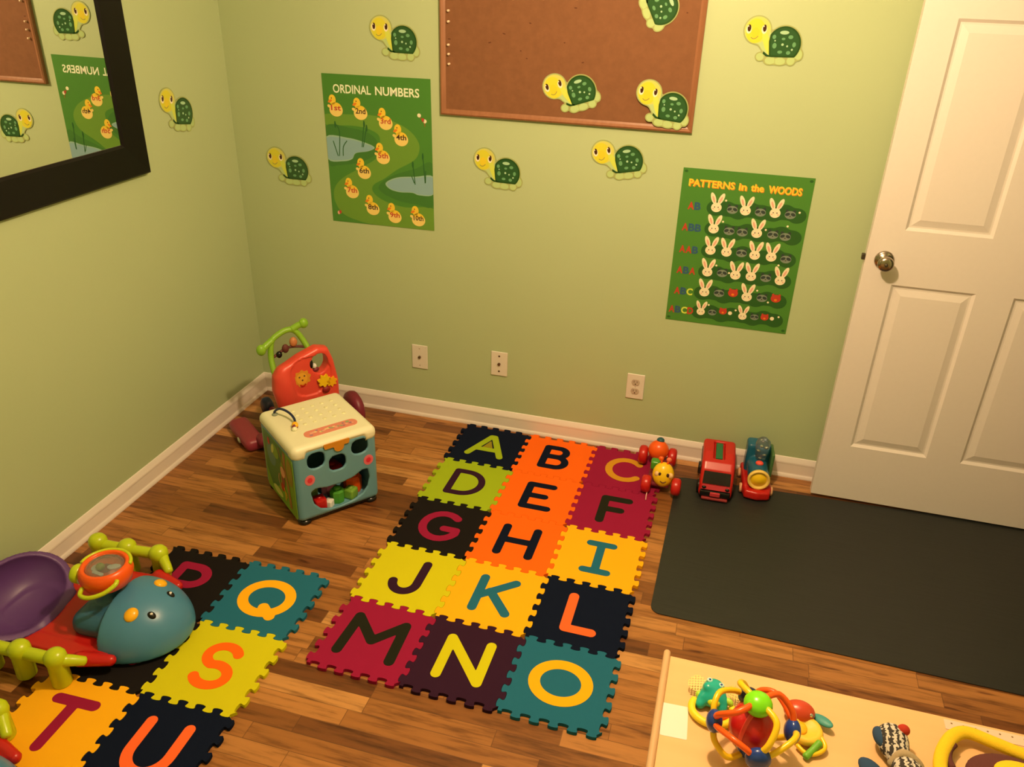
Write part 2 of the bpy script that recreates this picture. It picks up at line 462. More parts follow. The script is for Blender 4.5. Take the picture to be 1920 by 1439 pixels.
M_knob = mat('brushed_steel', (0.42, 0.36, 0.30), rough=0.22, metal=1.0)
M_dark = mat('dark_metal', (0.08, 0.07, 0.05), rough=0.4, metal=0.6)
kn = rev('door_handle', [(0.002, 0.0), (0.033, 0.0), (0.033, -0.004), (0.028, -0.008), (0.013, -0.010), (0.012, -0.028), (0.018, -0.034), (0.0265, -0.042), (0.0275, -0.052), (0.024, -0.061), (0.014, -0.064), (0.004, -0.064)], M_knob, dr, axis='y', c=(0.062, 0, 1.013))
rev('door_lock_button', [(0.001, -0.064), (0.006, -0.064), (0.006, -0.068), (0.001, -0.069)], M_dark, kn, axis='y', c=(0.062, 0, 1.013))
box('latch_bolt', (-0.012, 0.008, 1.003), (0.001, 0.026, 1.024), M_dark, dr, bev=0.002)

# ---- ceiling lamp the room is lit by (outside the frame)
t = thing('ceiling_lamp', 'round white ceiling lamp canopy near the middle of the ceiling', 'ceiling lamp', (LAMP[0], LAMP[1], RZ))
rev('canopy', [(0.002, 0), (0.09, 0), (0.09, -0.015), (0.05, -0.035), (0.025, -0.045), (0.025, -0.24), (0.002, -0.24)], M_white, t)

# ------------------------------------------------------------------ mirror
M_frame = mat('black_frame_lacquer', (0.006, 0.005, 0.005), rough=0.35, spec=0.25)
M_mirror = mat('mirror_silver', (0.90, 0.92, 0.90), rough=0.0, metal=1.0)
t = thing('wall_mirror', 'large mirror in a wide black frame hanging on the left wall', 'mirror', (0, -1.4, 1.20))
my0, my1, mz0, mz1, fw = -2.35, -0.595, 1.203, 2.25, 0.118
ft = 0.03
def frame_mesh(name, parent, m, y0, y1, z0, z1, w, t0, t1, loc):
    V = []; F = []
    for (a, b, c, d, x) in ((y0, y1, z0, z1, 0.001), (y0, y1, z0, z1, t1 - 0.004), (y0 + .006, y1 - .006, z0 + .006, z1 - .006, t1), (y0 + w - 0.01, y1 - w + 0.01, z0 + w - 0.01, z1 - w + 0.01, t1 - 0.006), (y0 + w, y1 - w, z0 + w, z1 - w, t1 - 0.010), (y0 + w, y1 - w, z0 + w, z1 - w, 0.001)):
        V += [(x, a - loc[1], c - loc[2]), (x, b - loc[1], c - loc[2]), (x, b - loc[1], d - loc[2]), (x, a - loc[1], d - loc[2])]
    n = len(V) // 4
    for i in range(n):
        j = (i + 1) % n
        for k in range(4): F.append((i * 4 + k, i * 4 + (k + 1) % 4, j * 4 + (k + 1) % 4, j * 4 + k))
    return mesh(name, V, F, m, parent)
frame_mesh('frame', t, M_frame, my0, my1, mz0, mz1, fw, 0, ft, (0, -1.4, 1.20))
box('mirror_glass', (0.004, my0 + fw - 0.004 + 1.4, mz0 + fw - 0.004 - 1.20), (0.0175, my1 - fw + 0.004 + 1.4, mz1 - fw + 0.004 - 1.20), M_mirror, t)

# ------------------------------------------------------------------ turtle cut-outs
T_rim = mat('turtle_rim_print', (0.34, 0.40, 0.15), rough=0.3); T_pale = mat('turtle_skin_print', (0.44, 0.60, 0.26), rough=0.25)
T_head = mat('turtle_head_print', (0.66, 0.64, 0.04), rough=0.25); T_head2 = mat('turtle_cheek_print', (0.62, 0.62, 0.14), rough=0.25)
T_nose = mat('turtle_nose_print', (0.74, 0.60, 0.03), rough=0.25)
T_neck = mat('turtle_neck_print', (0.60, 0.70, 0.10), rough=0.25); T_line = mat('turtle_line_print', (0.30, 0.27, 0.06), rough=0.3)
T_shell = mat('turtle_shell_print', (0.02, 0.09, 0.025), rough=0.14, coat=0.5); T_shd = mat('turtle_shell_edge_print', (0.015, 0.065, 0.012), rough=0.2)
T_spot = mat('turtle_spot_print', (0.13, 0.34, 0.16), rough=0.2); T_spot2 = mat('turtle_bright_spot_print', (0.38, 0.62, 0.40), rough=0.2)
T_eye = mat('turtle_eye_print', (0.05, 0.015, 0.008), rough=0.2); T_eyew = mat('turtle_eye_white_print', (0.85, 0.80, 0.62), rough=0.2)
def e2(X, Y, c, r, rot=0):
    dx, dy = X - c[0], Y - c[1]; ca, sa = math.cos(rot), math.sin(rot)
    x = dx * ca + dy * sa; y = -dx * sa + dy * ca
    return (np.sqrt((x / r[0]) ** 2 + (y / r[1]) ** 2) - 1) * min(r)
def turtle_mesh():
    A = Art(); h = 0.0022
    H = lambda X, Y: e2(X, Y, (-0.052, 0.031), (0.0435, 0.0425))
    SH = lambda X, Y: np.maximum(np.maximum(e2(X, Y, (0.040, -0.014), (0.056, 0.058)), -(Y + 0.055)), -(X + 0.010 - np.abs(Y + 0.005) * 0.12))
    FT = [((-0.034, -0.054), (0.013, 0.012)), ((0.001, -0.066), (0.017, 0.012)), ((0.034, -0.068), (0.019, 0.011)), ((0.070, -0.066), (0.013, 0.013)), ((0.093, -0.046), (0.012, 0.016))]
    def body(X, Y):
        d = smin(H(X, Y), e2(X, Y, (-0.018, -0.012), (0.022, 0.038), 0.6), 0.012); d = smin(d, SH(X, Y), 0.008)
        for c, r in FT: d = smin(d, e2(X, Y, c, r), 0.005)
        return d
    A.sdf(lambda X, Y: body(X, Y) - 0.0038, (-0.13, -0.1), (0.13, 0.1), h, 0.0016, T_rim, 0.0)
    A.sdf(body, (-0.13, -0.1), (0.13, 0.1), h, 0.0018, T_pale)
    A.sdf(lambda X, Y: np.minimum(H(X, Y) + 0.001, 9), (-0.13, -0.1), (0.13, 0.1), h, 0.0020, T_head2)
    A.ellipse((-0.058, 0.028), (0.032, 0.039), 0.00215, T_head)
    A.sdf(lambda X, Y: np.maximum(e2(X, Y, (-0.014, -0.012), (0.012, 0.044), 0.42), Y - 0.03), (-0.06, -0.07), (0.03, 0.06), h, 0.00225, T_neck)
    for x, w in ((-0.020, .002), (0.017, .0016), (0.052, .002)): A.line([(x, -0.056), (x + 0.001, -0.074)], w, 0.0020, T_rim)
    A.sdf(SH, (-0.13, -0.1), (0.13, 0.1), h, 0.0024, T_shd)
    A.loops([[(-0.024, -0.036), (-0.010, -0.047), (0.006, -0.051), (0.004, -0.055), (-0.014, -0.053), (-0.026, -0.044)]], 0.0024, T_shd)
    A.sdf(lambda X, Y: SH(X, Y) + 0.0055, (-0.13, -0.1), (0.13, 0.1), h, 0.0026, T_shell)
    for c, r in (((0.006, 0.010), (0.006, 0.007)), ((0.060, 0.010), (0.008, 0.006)), ((0.074, -0.014), (0.006, 0.008)), ((0.030, -0.038), (0.008, 0.005)), ((0.058, -0.040), (0.007, 0.006)), ((0.037, 0.004), (0.006, 0.004)), ((0.010, -0.018), (0.007, 0.009))): A.ellipse(c, r, 0.0028, T_spot)
    A.ellipse((0.038, 0.024), (0.015, 0.006), 0.0028, T_spot2)
    for c, r in (((0.036, -0.014), 0.0042), ((0.052, -0.019), 0.0032), ((0.010, -0.002), 0.0026), ((0.069, -0.030), 0.0034)): A.ellipse(c, (r, r), 0.0030, T_spot2)
    A.ellipse((-0.058, 0.022), (0.013, 0.017), 0.0023, T_nose)
    for x in (-0.081, -0.030):
        A.ellipse((x, 0.033), (0.009, 0.014), 0.0025, T_eyew); A.ellipse((x + 0.001, 0.037), (0.006, 0.0115), 0.0027, T_eye); A.ellipse((x - 0.002, 0.043), (0.0016, 0.0026), 0.0029, T_eyew)
    A.line([(-0.072, 0.008), (-0.064, 0.003), (-0.055, 0.005), (-0.048, 0.012)], 0.0028, 0.0025, T_line)
    return A
TG = 'turtle cut-outs on the walls and the board'
turtles = [
    ('back', 0.758, 1.659, -0.01, 1.0, 0, 'turtle cut-out on the green wall, high between the mirror and the cork board'),
    ('back', 2.161, 1.716, 0.03, 1.0, 0, 'turtle cut-out high on the green wall between cork board and white door'),
    ('back', 1.768, 1.845, -1.08, 1.0, 0.012, 'turtle cut-out on the cork board turned head up, topmost on the board'),
    ('back', 1.466, 1.508, 0.33, 1.0, 0.012, 'turtle cut-out on the cork board, tilted nose down, left of its lower two'),
    ('back', 1.811, 1.486, -0.09, 1.0, 0.0205, 'turtle cut-out in the lower right corner of the cork board'),
    ('back', 1.184, 1.194, -0.02, 1.0, 0, 'turtle cut-out just right of the ordinal numbers poster, below the cork board'),
    ('back', 1.664, 1.272, 0.20, 1.0, 0, 'turtle cut-out below the middle of the cork board, left of the bunny poster'),
    ('back', 0.246, 1.124, 0.0, 1.0, 0, 'turtle cut-out on the green wall left of the ordinal numbers poster'),
    ('left', -0.362, 1.392, -0.16, 1.0, 0, 'turtle cut-out on the left wall beside the black framed mirror'),
]
tm = None
for w, a, z, rot, s, off, lab in turtles:
    if tm is None: tm = turtle_mesh().build('turtle_cutout'); o = tm
    else: o = tm.copy(); COL.objects.link(o)
    (on_back if w == 'back' else on_left)(o, a, z, 0.0012 + off, rot)
    tag(o, lab, 'wall decoration', TG)

# ------------------------------------------------------------------ cork board
M_cork = streak_mat('cork', (0.185, 0.076, 0.030), (0.215, 0.090, 0.037), 0.85, 40, 40, 40, 0.1)
M_cframe = streak_mat('oak_board_frame', (0.27, 0.115, 0.055), (0.32, 0.14, 0.068), 0.4, 60, 60, 6)
bx0, bx1, bz0, bz1 = 0.953, 1.930, 1.389, 2.06
t = thing('cork_board', 'brown cork notice board in an orange oak frame on the back wall', 'notice board', ((bx0 + bx1) / 2, 0, bz0))
ox, oz = (bx0 + bx1) / 2, bz0
bm = bmesh.new()
hw = (bx1 - bx0) / 2; hh_ = bz1 - bz0
fr = frame_mesh('board_frame', t, M_cframe, -hw, hw, 0, hh_, 0.024, 0, 0.021, (0, 0, 0))
for v in fr.data.vertices: x, y, z = v.co; v.co = (y, -x, z)
fr.data.flip_normals()
M_hole = mat('pin_mark', (0.10, 0.03, 0.01), rough=0.9)
A = Art()
for (x, z) in [(1.304, 1.733), (1.205, 1.693), (1.47, 1.79), (1.436, 1.673), (1.271, 1.637), (1.295, 1.612), (1.508, 1.609), (1.865, 1.79), (1.15, 1.66), (0.99, 1.665)]:
    A.ellipse((x - ox, z - oz), (random.uniform(0.003, 0.009), 0.0022), 0.0124, M_hole, rot=random.uniform(-.3, .3), n=8)
A.loops([rect(-hw + 0.01, 0.01, hw - 0.01, hh_ - 0.01)], 0.012, M_cork, 0.001)
o = A.build('cork_panel', t); o.rotation_euler = BACK
M_pin = mat('cream_pin', (0.80, 0.62, 0.45), rough=0.25)
pm = None
for i, (x, z) in enumerate([(0.989, 1.763), (0.989, 1.726), (0.988, 1.645), (0.989, 1.612), (0.990, 1.577)]):
    if pm is None: pm = rev('push_pin', [(0.001, 0.004), (0.0012, 0), (0.0045, -0.001), (0.0045, -0.003), (0.003, -0.005), (0.003, -0.009), (0.0045, -0.011), (0.003, -0.012), (0.001, -0.0125)], M_pin, None, axis='y'); o = pm
    else: o = pm.copy(); COL.objects.link(o)
    o.location = (x, -0.0125, z)
    tag(o, '%s pale pin in the row down the left edge of the cork board' % ['topmost', 'second highest', 'middle', 'second lowest', 'lowest'][i], 'push pin', 'pins down the left edge of the cork board')

# ------------------------------------------------------------------ posters
P_g = mat('poster_green', (0.065, 0.235, 0.035), rough=0.32); P_g2 = mat('poster_path_green', (0.14, 0.31, 0.04), rough=0.32); P_g3 = mat('poster_grass_green', (0.05, 0.19, 0.035), rough=0.32)
P_pond = mat('poster_pond', (0.24, 0.42, 0.50), rough=0.3); P_pondl = mat('poster_pond_edge', (0.30, 0.50, 0.42), rough=0.3); P_reed = mat('poster_reed', (0.02, 0.12, 0.03), rough=0.4)
P_w = mat('poster_white', (0.85, 0.92, 0.72), rough=0.3); P_y = mat('poster_yellow', (0.85, 0.60, 0.05), rough=0.3); P_y2 = mat('poster_pale_yellow', (0.85, 0.66, 0.20), rough=0.3)
P_or = mat('poster_orange', (0.75, 0.22, 0.02), rough=0.3); P_bk = mat('poster_black', (0.05, 0.02, 0.015), rough=0.3); P_rd = mat('poster_red', (0.5, 0.05, 0.03), rough=0.3)
P_dk = mat('poster_bush_green', (0.022, 0.11, 0.022), rough=0.3); P_cr = mat('poster_cream', (0.85, 0.80, 0.58), rough=0.3); P_pk = mat('poster_pink', (0.80, 0.42, 0.32), rough=0.3)
P_gy = mat('poster_grey', (0.20, 0.26, 0.22), rough=0.3); P_gd = mat('poster_dark_grey', (0.03, 0.05, 0.05), rough=0.3); P_bl = mat('poster_blue', (0.03, 0.10, 0.22), rough=0.3); P_lm = mat('poster_lime', (0.62, 0.75, 0.10), rough=0.3)
def clipr(L, w, h): return [(min(max(x, -w / 2), w / 2), min(max(y, -h / 2), h / 2)) for x, y in L]

w, h = 0.469, 0.607
def U(p): return ((p[0] - 0.5) * w, (p[1] - 0.5) * h)
def smoothL(P, k=5): return clipr([tuple(v[:2]) for v in catmull([(*U(p), 0) for p in P], k, True)], w, h)
A = Art()
A.loops([rect(-w / 2, -h / 2, w / 2, h / 2)], 0.0010, P_g, 0.0)
path = [(-0.002, 0.736), (0.217, 0.746), (0.478, 0.749), (0.663, 0.717), (0.798, 0.667), (0.875, 0.598), (0.878, 0.532), (0.823, 0.471), (0.666, 0.403), (0.541, 0.335), (0.43, 0.284), (0.425, 0.231), (0.53, 0.178), (0.722, 0.147), (1.0, 0.154), (1.0, 0.0), (0.75, 0.0), (0.45, 0.0), (0.269, 0.016), (0.109, 0.058), (0.035, 0.144), (0.039, 0.233), (0.122, 0.309), (0.278, 0.38), (0.455, 0.458), (0.489, 0.511), (0.514, 0.612), (0.423, 0.657), (0.27, 0.674), (0.002, 0.67)]
A.loops([smoothL(path)], 0.0012, P_g2)
A.loops([smoothL([(0.0, 0.655), (0.22, 0.66), (0.42, 0.63), (0.50, 0.56), (0.46, 0.49), (0.3, 0.43), (0.1, 0.40), (0.0, 0.41)])], 0.00125, P_g3)
A.loops([smoothL([(1.0, 0.46), (0.84, 0.42), (0.62, 0.36), (0.49, 0.29), (0.50, 0.24), (0.66, 0.19), (0.84, 0.175), (1.0, 0.18)])], 0.00125, P_g3)
for pd in ([(0.0, 0.590), (0.201, 0.592), (0.344, 0.574), (0.46, 0.542), (0.399, 0.512), (0.277, 0.492), (0.236, 0.450), (0.148, 0.430), (0.0, 0.436)], [(1.0, 0.377), (0.84, 0.366), (0.662, 0.350), (0.55, 0.306), (0.585, 0.266), (0.68, 0.250), (0.8, 0.253), (0.87, 0.240), (1.0, 0.255)]):
    A.loops([smoothL(pd)], 0.0014, P_pondl)
    c = (sum(p[0] for p in pd) / len(pd), sum(p[1] for p in pd) / len(pd))
    A.loops([smoothL([(c[0] + (p[0] - c[0]) * (0.93 if 0.01 < p[0] < 0.99 else 1), c[1] + (p[1] - c[1]) * 0.88) for p in pd])], 0.00155, P_pond)
for R_ in ([(0.095, 0.682), (0.132, 0.626), (0.114, 0.464)], [(0.064, 0.564), (0.102, 0.464)], [(0.199, 0.571), (0.16, 0.53), (0.152, 0.467)], [(0.373, 0.695), (0.341, 0.536)], [(0.395, 0.672), (0.353, 0.537)], [(0.816, 0.454), (0.832, 0.311)], [(0.912, 0.518), (0.927, 0.326)], [(0.935, 0.41), (0.93, 0.33)], [(0.80, 0.37), (0.825, 0.32)]):
    A.line([U(p) for p in R_], 0.004, 0.0017, P_reed)
for p in ((0.095, 0.675), (0.373, 0.69), (0.395, 0.665), (0.912, 0.505), (0.816, 0.445)): A.ellipse(U(p), (0.004, 0.014), 0.00175, P_reed)
A.text('ORDINAL', U((0.100, 0))[0], U((0.455, 0))[0], U((0, 0.880))[1], U((0, 0.936))[1], 0.0018, P_w, 0.018)
A.text('NUMBERS', U((0.495, 0))[0], U((0.898, 0))[0], U((0, 0.880))[1], U((0, 0.936))[1], 0.0018, P_w, 0.018)
names = ['1st', '2nd', '3rd', '4th', '5th', '6th', '7th', '8th', '9th', '10th']
for i, p in enumerate([(0.107, 0.786), (0.339, 0.775), (0.57, 0.721), (0.709, 0.622), (0.529, 0.492), (0.339, 0.379), (0.208, 0.236), (0.403, 0.129), (0.615, 0.087), (0.844, 0.081)]):
    x, y = U(p)
    A.ellipse((x - 0.010, y + 0.030), (0.0155, 0.020), 0.0018, P_y)             # chick head
    A.ellipse((x + 0.004, y - 0.006), (0.028, 0.026), 0.0018, P_y)              # body
    A.ellipse((x - 0.026, y + 0.004), (0.008, 0.006), 0.0018, P_y2, rot=-0.4)
    A.sdf(lambda X, Y: np.maximum(e2(X, Y, (x + 0.004, y - 0.010), (0.030, 0.026)), (Y - y - 0.002) - 0.004 * np.sign(np.sin((X - x) * 500))), (x - 0.05, y - 0.05), (x + 0.05, y + 0.05), 0.003, 0.0020, P_y2)
    A.ellipse((x - 0.021, y + 0.024), (0.010, 0.005), 0.0020, P_or, rot=0.5)   # beak
    A.ellipse((x - 0.013, y + 0.036), (0.0022, 0.0030), 0.0021, P_bk, n=8)
    A.ellipse((x + 0.004, y - 0.032), (0.014, 0.003), 0.0019, P_or, n=10)
    A.text(names[i], x - 0.018, x + 0.026, y - 0.012, y + 0.010, 0.0022, P_bk if i in (1, 3, 5, 7, 9) else P_rd, 0.02)
for p, c in (((0.89, 0.770), P_cr), ((0.925, 0.742), P_rd), ((0.94, 0.735), P_cr), ((0.065, 0.064), P_pk), ((0.08, 0.07), P_rd)): A.ellipse(U(p), (0.008 if c is P_cr else 0.006, 0.008), 0.0018, c, n=12)
A.line([U((0.90, 0.758)), U((0.935, 0.72)), U((0.94, 0.70))], 0.002, 0.0018, P_rd)
o = A.build('ordinal_numbers_poster'); on_back(o, 0.675, 1.210, 0.001, 0.009)
tag(o, 'green poster headed ORDINAL NUMBERS with numbered yellow chicks along a path', 'poster')

w, h = 0.474, 0.6155
A = Art()
A.loops([rect(-w / 2, -h / 2, w / 2, h / 2)], 0.0010, P_g, 0.0)
P_edge = mat('poster_olive_edge', (0.15, 0.34, 0.05), rough=0.32)
for s in (-1, 1): 
    for t2 in (-1, 1): A.ellipse((s * (w / 2 - 0.012), t2 * (h / 2 - 0.012)), (0.007, 0.005), 0.0012, P_dk, n=8)
tt = lambda s, a, b, y0, y1, m_, bo: A.text(s, U((a, 0))[0], U((b, 0))[0], U((0, y0))[1], U((0, y1))[1], 0.0018, m_, bo)
for s, a, b, y0, y1 in (('PATTERNS', 0.055, 0.413, 0.892, 0.937), ('in', 0.443, 0.505, 0.892, 0.935), ('the', 0.535, 0.635, 0.892, 0.937), ('WOODS', 0.669, 0.920, 0.890, 0.937)):
    A.text(s, U((a, 0))[0] + 0.0025, U((b, 0))[0] + 0.0025, U((0, y0))[1] - 0.0025, U((0, y1))[1] - 0.0025, 0.0016, P_or, 0.045)
    tt(s, a, b, y0, y1, P_y, 0.03)
rows = [0.771, 0.634, 0.490, 0.351, 0.209, 0.078]
pats = ['AB', 'ABB', 'AAB', 'ABA', 'ABC', 'ABCD']
LC = {'A': P_rd, 'B': P_bl, 'C': P_lm, 'D': P_rd}
for y, s in zip(rows, pats):
    x0 = 0.118 - 0.026 * len(s)
    for k, ch in enumerate(s): tt(ch, x0 + 0.052 * k + 0.004, x0 + 0.052 * k + 0.054, y - 0.024, y + 0.024, LC[ch], 0.035)
blob = [[(0.246, 0.3, 0.757), (0.93,)], ]
for (xa, xb, ya, yb) in ((0.26, 0.945, 0.765, 0.775), (0.265, 0.94, 0.63, 0.64), (0.262, 0.93, 0.490, 0.495), (0.262, 0.925, 0.350, 0.355), (0.25, 0.92, 0.212, 0.215), (0.25, 0.92, 0.080, 0.085)):
    def f(X, Y, xa=xa, xb=xb, ya=ya, yb=yb):
        d = 9 + X * 0
        for k in range(8):
            t_ = k / 7; c = U((xa + 0.03 + (xb - xa - 0.06) * t_, ya + (yb - ya) * t_ + 0.010 * math.sin(k * 2.3 + xa * 50)))
            d = smin(d, e2(X, Y, c, (0.034, 0.029)), 0.01)
        return d
    A.sdf(f, (-w / 2, -h / 2), (w / 2, h / 2), 0.006, 0.0013, P_dk)
def bunny(p, s=1.0):
    x, y = U(p)
    A.ellipse((x, y - 0.012 * s), (0.0175 * s, 0.016 * s), 0.0020, P_cr)
    for sg in (-1, 1):
        A.ellipse((x + sg * 0.013 * s, y + 0.018 * s), (0.008 * s, 0.021 * s), 0.0018, P_cr, rot=-sg * 0.38, n=14)
        A.ellipse((x + sg * 0.012 * s, y + 0.015 * s), (0.0035 * s, 0.012 * s), 0.0019, P_pk, rot=-sg * 0.38, n=10)
        A.ellipse((x + sg * 0.006 * s, y - 0.011 * s), (0.0018 * s, 0.0024 * s), 0.0021, P_bk, n=8)
        A.ellipse((x + sg * 0.010 * s, y - 0.017 * s), (0.003 * s, 0.002 * s), 0.0021, P_pk, n=8)
def raccoon(p, s=1.0):
    x, y = U(p)
    A.ellipse((x, y - 0.006 * s), (0.020 * s, 0.015 * s), 0.0018, P_gy)
    for sg in (-1, 1):
        A.ellipse((x + sg * 0.013 * s, y + 0.008 * s), (0.006 * s, 0.007 * s), 0.0017, P_gd, n=10)
        A.ellipse((x + sg * 0.010 * s, y - 0.004 * s), (0.009 * s, 0.006 * s), 0.0019, P_gd, n=12, rot=sg * -0.4)
    A.ellipse((x, y - 0.014 * s), (0.010 * s, 0.005 * s), 0.0020, P_gy, n=10); A.ellipse((x, y - 0.011 * s), (0.003 * s, 0.002 * s), 0.0021, P_bk, n=8)
for p in [(0.294, 0.796), (0.521, 0.793), (0.748, 0.795), (0.296, 0.661), (0.635, 0.66), (0.295, 0.522), (0.424, 0.521), (0.648, 0.52), (0.777, 0.52), (0.295, 0.377), (0.522, 0.377), (0.646, 0.38), (0.878, 0.374), (0.294, 0.24), (0.64, 0.241)]: bunny(p, 1.12)
for p in [(0.287, 0.1), (0.632, 0.103)]: bunny(p, 0.92)
for p in [(0.42, 0.778), (0.637, 0.778), (0.864, 0.78), (0.42, 0.643), (0.523, 0.643), (0.76, 0.647), (0.856, 0.643), (0.543, 0.511), (0.892, 0.502), (0.415, 0.367), (0.764, 0.367), (0.414, 0.231), (0.762, 0.232)]: raccoon(p, 1.0)
for p in [(0.382, 0.093), (0.729, 0.096)]: raccoon(p, 0.8)
for p, s in (((0.526, 0.234), 1), ((0.871, 0.231), 1), ((0.468, 0.102), .8), ((0.81, 0.096), .8)):
    x, y = U(p); A.ellipse((x, y), (0.019 * s, 0.016 * s), 0.0018, P_rd)
    for sg in (-1, 1): A.ellipse((x + sg * 0.012 * s, y + 0.013 * s), (0.005 * s, 0.007 * s), 0.0017, P_rd, n=8)
    A.ellipse((x, y - 0.006 * s), (0.006 * s, 0.005 * s), 0.0019, P_or, n=10)
for p in ((0.528, 0.096), (0.87, 0.094), (0.362, 0.822), (0.93, 0.79), (0.362, 0.69), (0.70, 0.665), (0.86, 0.70), (0.36, 0.405), (0.47, 0.365), (0.845, 0.45), (0.715, 0.27), (0.815, 0.20), (0.345, 0.135), (0.57, 0.12), (0.92, 0.11)):
    r = 0.008 if p[1] < 0.097 else 0.004; A.ellipse(U(p), (r, r), 0.0022, P_cr, n=10)
o = A.build('patterns_poster'); on_back(o, 2.153, 0.954, 0.001, 0.001)
tag(o, 'green poster headed PATTERNS in the WOODS with rows of bunny and raccoon faces', 'poster')

# ------------------------------------------------------------------ wall plates
M_plate = mat('ivory_plate', (0.74, 0.70, 0.64), rough=0.35); M_slot = mat('brown_slot', (0.09, 0.05, 0.02), rough=0.5); M_face = mat('outlet_face', (0.52, 0.44, 0.36), rough=0.45)
def plate(x, z, label, kind):
    t = thing('wall_plate' if kind < 2 else 'wall_outlet', label, 'wall plate' if kind < 2 else 'outlet', (x, 0, z))
    bm = bmesh.new(); bm_box(bm, (-0.038, -0.006, -0.059), (0.038, -0.0005, 0.059), 0.003, 3); from_bm('cover_plate', bm, M_plate, t)
    def disc(nm, zz, r, m_, d=0.0085, xx=0.0): return rev(nm, [(0.0005, -0.004), (r, -0.004), (r, -d), (r * 0.8, -d - 0.0006), (0.0005, -d - 0.0006)], m_, t, axis='y', c=(xx, 0, zz), n=16)
    if kind == 0: disc('coax_jack', 0.0, 0.0065, M_slot, 0.012); disc('screw', 0.042, 0.0035, M_face, 0.0065); disc('screw', -0.042, 0.0035, M_face, 0.0065)
    elif kind == 1: disc('coax_jack', 0.0, 0.0065, M_slot, 0.012); disc('screw', 0.038, 0.0045, M_slot, 0.0068); disc('screw', -0.036, 0.0045, M_slot, 0.0068)
    else:
        for zz in (0.021, -0.021):
            r = solid('receptacle', lambda X, Y, Z, zz=zz: np.maximum(np.maximum(np.sqrt(X * X + (Z - zz) ** 2) - 0.0175, np.abs(Z - zz) - 0.0145), np.abs(Y + 0.006) - 0.0022), (-0.02, -0.01, zz - 0.02), (0.02, -0.003, zz + 0.02), 0.0012, M_face, t)
            boxes('slots', [((-0.0075, -0.0090, zz - 0.001), (-0.0055, -0.0078, zz + 0.008)), ((0.0055, -0.0090, zz - 0.001), (0.0075, -0.0078, zz + 0.007)), ((-0.0025, -0.0090, zz - 0.010), (0.0025, -0.0078, zz - 0.005))], M_slot, r)
        disc('screw', 0.0, 0.003, M_face, 0.0065)
plate(0.832, 0.306, 'ivory wall plate with one dark coax jack, leftmost of the three', 0)
plate(1.212, 0.330, 'ivory wall plate with dark jack between two dark screws, the middle one', 1)
plate(1.824, 0.318, 'ivory double power outlet near the foot of the wall, rightmost of three plates', 2)

# ------------------------------------------------------------------ foam letter tiles
TS = 0.305; TH = 0.0125
def foam(name, rgb): return mat('foam_' + name, rgb, rough=0.9, spec=0.1, noise=0.05, nscale=900, bump=0.25)
FC = {'navy': foam('navy', (0.004, 0.008, 0.026)), 'orange': foam('orange', (0.95, 0.15, 0.008)), 'crimson': foam('crimson', (0.30, 0.011, 0.056)), 'lime': foam('lime', (0.34, 0.48, 0.016)),
      'yellow': foam('yellow', (0.62, 0.60, 0.010)), 'black': foam('black', (0.011, 0.009, 0.009)), 'amber': foam('amber', (0.95, 0.47, 0.010)), 'plum': foam('plum', (0.034, 0.010, 0.030)),
      'teal': foam('teal', (0.018, 0.145, 0.245)), 'coral': foam('coral', (0.95, 0.15, 0.035)), 'mustard': foam('mustard', (0.62, 0.30, 0.02)), 'olive': foam('olive', (0.30, 0.25, 0.02)), 'dark olive': foam('dark_olive', (0.016, 0.018, 0.010))}
def edge_pts(n=5, amp=0.0105, m=0.014):
    """meander from (0,0) to (TS,0); bulges alternate sides"""
    L = TS - 2 * m; P = [(0, 0)]; K = 14 * n; p = L / n
    for i in range(K + 1):
        s = i / K * L; ph = 2 * PI * s / p
        P.append((m + s - 0.135 * p * math.sin(2 * ph), amp * math.copysign(abs(math.sin(ph)) ** 0.8, math.sin(ph)) if 0 < i < K else 0.0))
    return P
EP = edge_pts()
def tile_mesh(top_row):
    # every grid line carries the same meander, so neighbours interlock
    out = []
    for x, y in EP: out.append((x, y))                                   # bottom edge, left->right
    for x, y in EP[1:]: out.append((TS - y, x))                          # right edge, bottom->top
    for x, y in EP[::-1][1:]: out.append((x, TS + y))                    # top edge, right->left
    for x, y in EP[::-1][1:-1]: out.append((-y, x))                      # left edge, top->bottom
    return out
def build_tile(m_):
    A = Art(); L = tile_mesh(0); g = 0.0006
    # shrink a hair so neighbours never touch
    P = [Vector(p) for p in L]; n = len(P); Q = []
    for i in range(n):
        t_ = (P[(i + 1) % n] - P[i - 1]); t_.normalize(); Q.append((P[i].x - t_.y * g, P[i].y + t_.x * g))
    A.loops([Q], TH, m_, 0.0006)
    return A
def seg(X, Y, a, b, r):
    dx, dy = b[0] - a[0], b[1] - a[1]; d2 = dx * dx + dy * dy
    t_ = np.clip(((X - a[0]) * dx + (Y - a[1]) * dy) / d2, 0, 1)
    return np.sqrt((X - a[0] - t_ * dx) ** 2 + (Y - a[1] - t_ * dy) ** 2) - r
def arc(cx, cy, rx, ry, a0, a1, n=18): return [(cx + rx * math.cos(math.radians(a0 + (a1 - a0) * i / n)), cy + ry * math.sin(math.radians(a0 + (a1 - a0) * i / n))) for i in range(n + 1)]
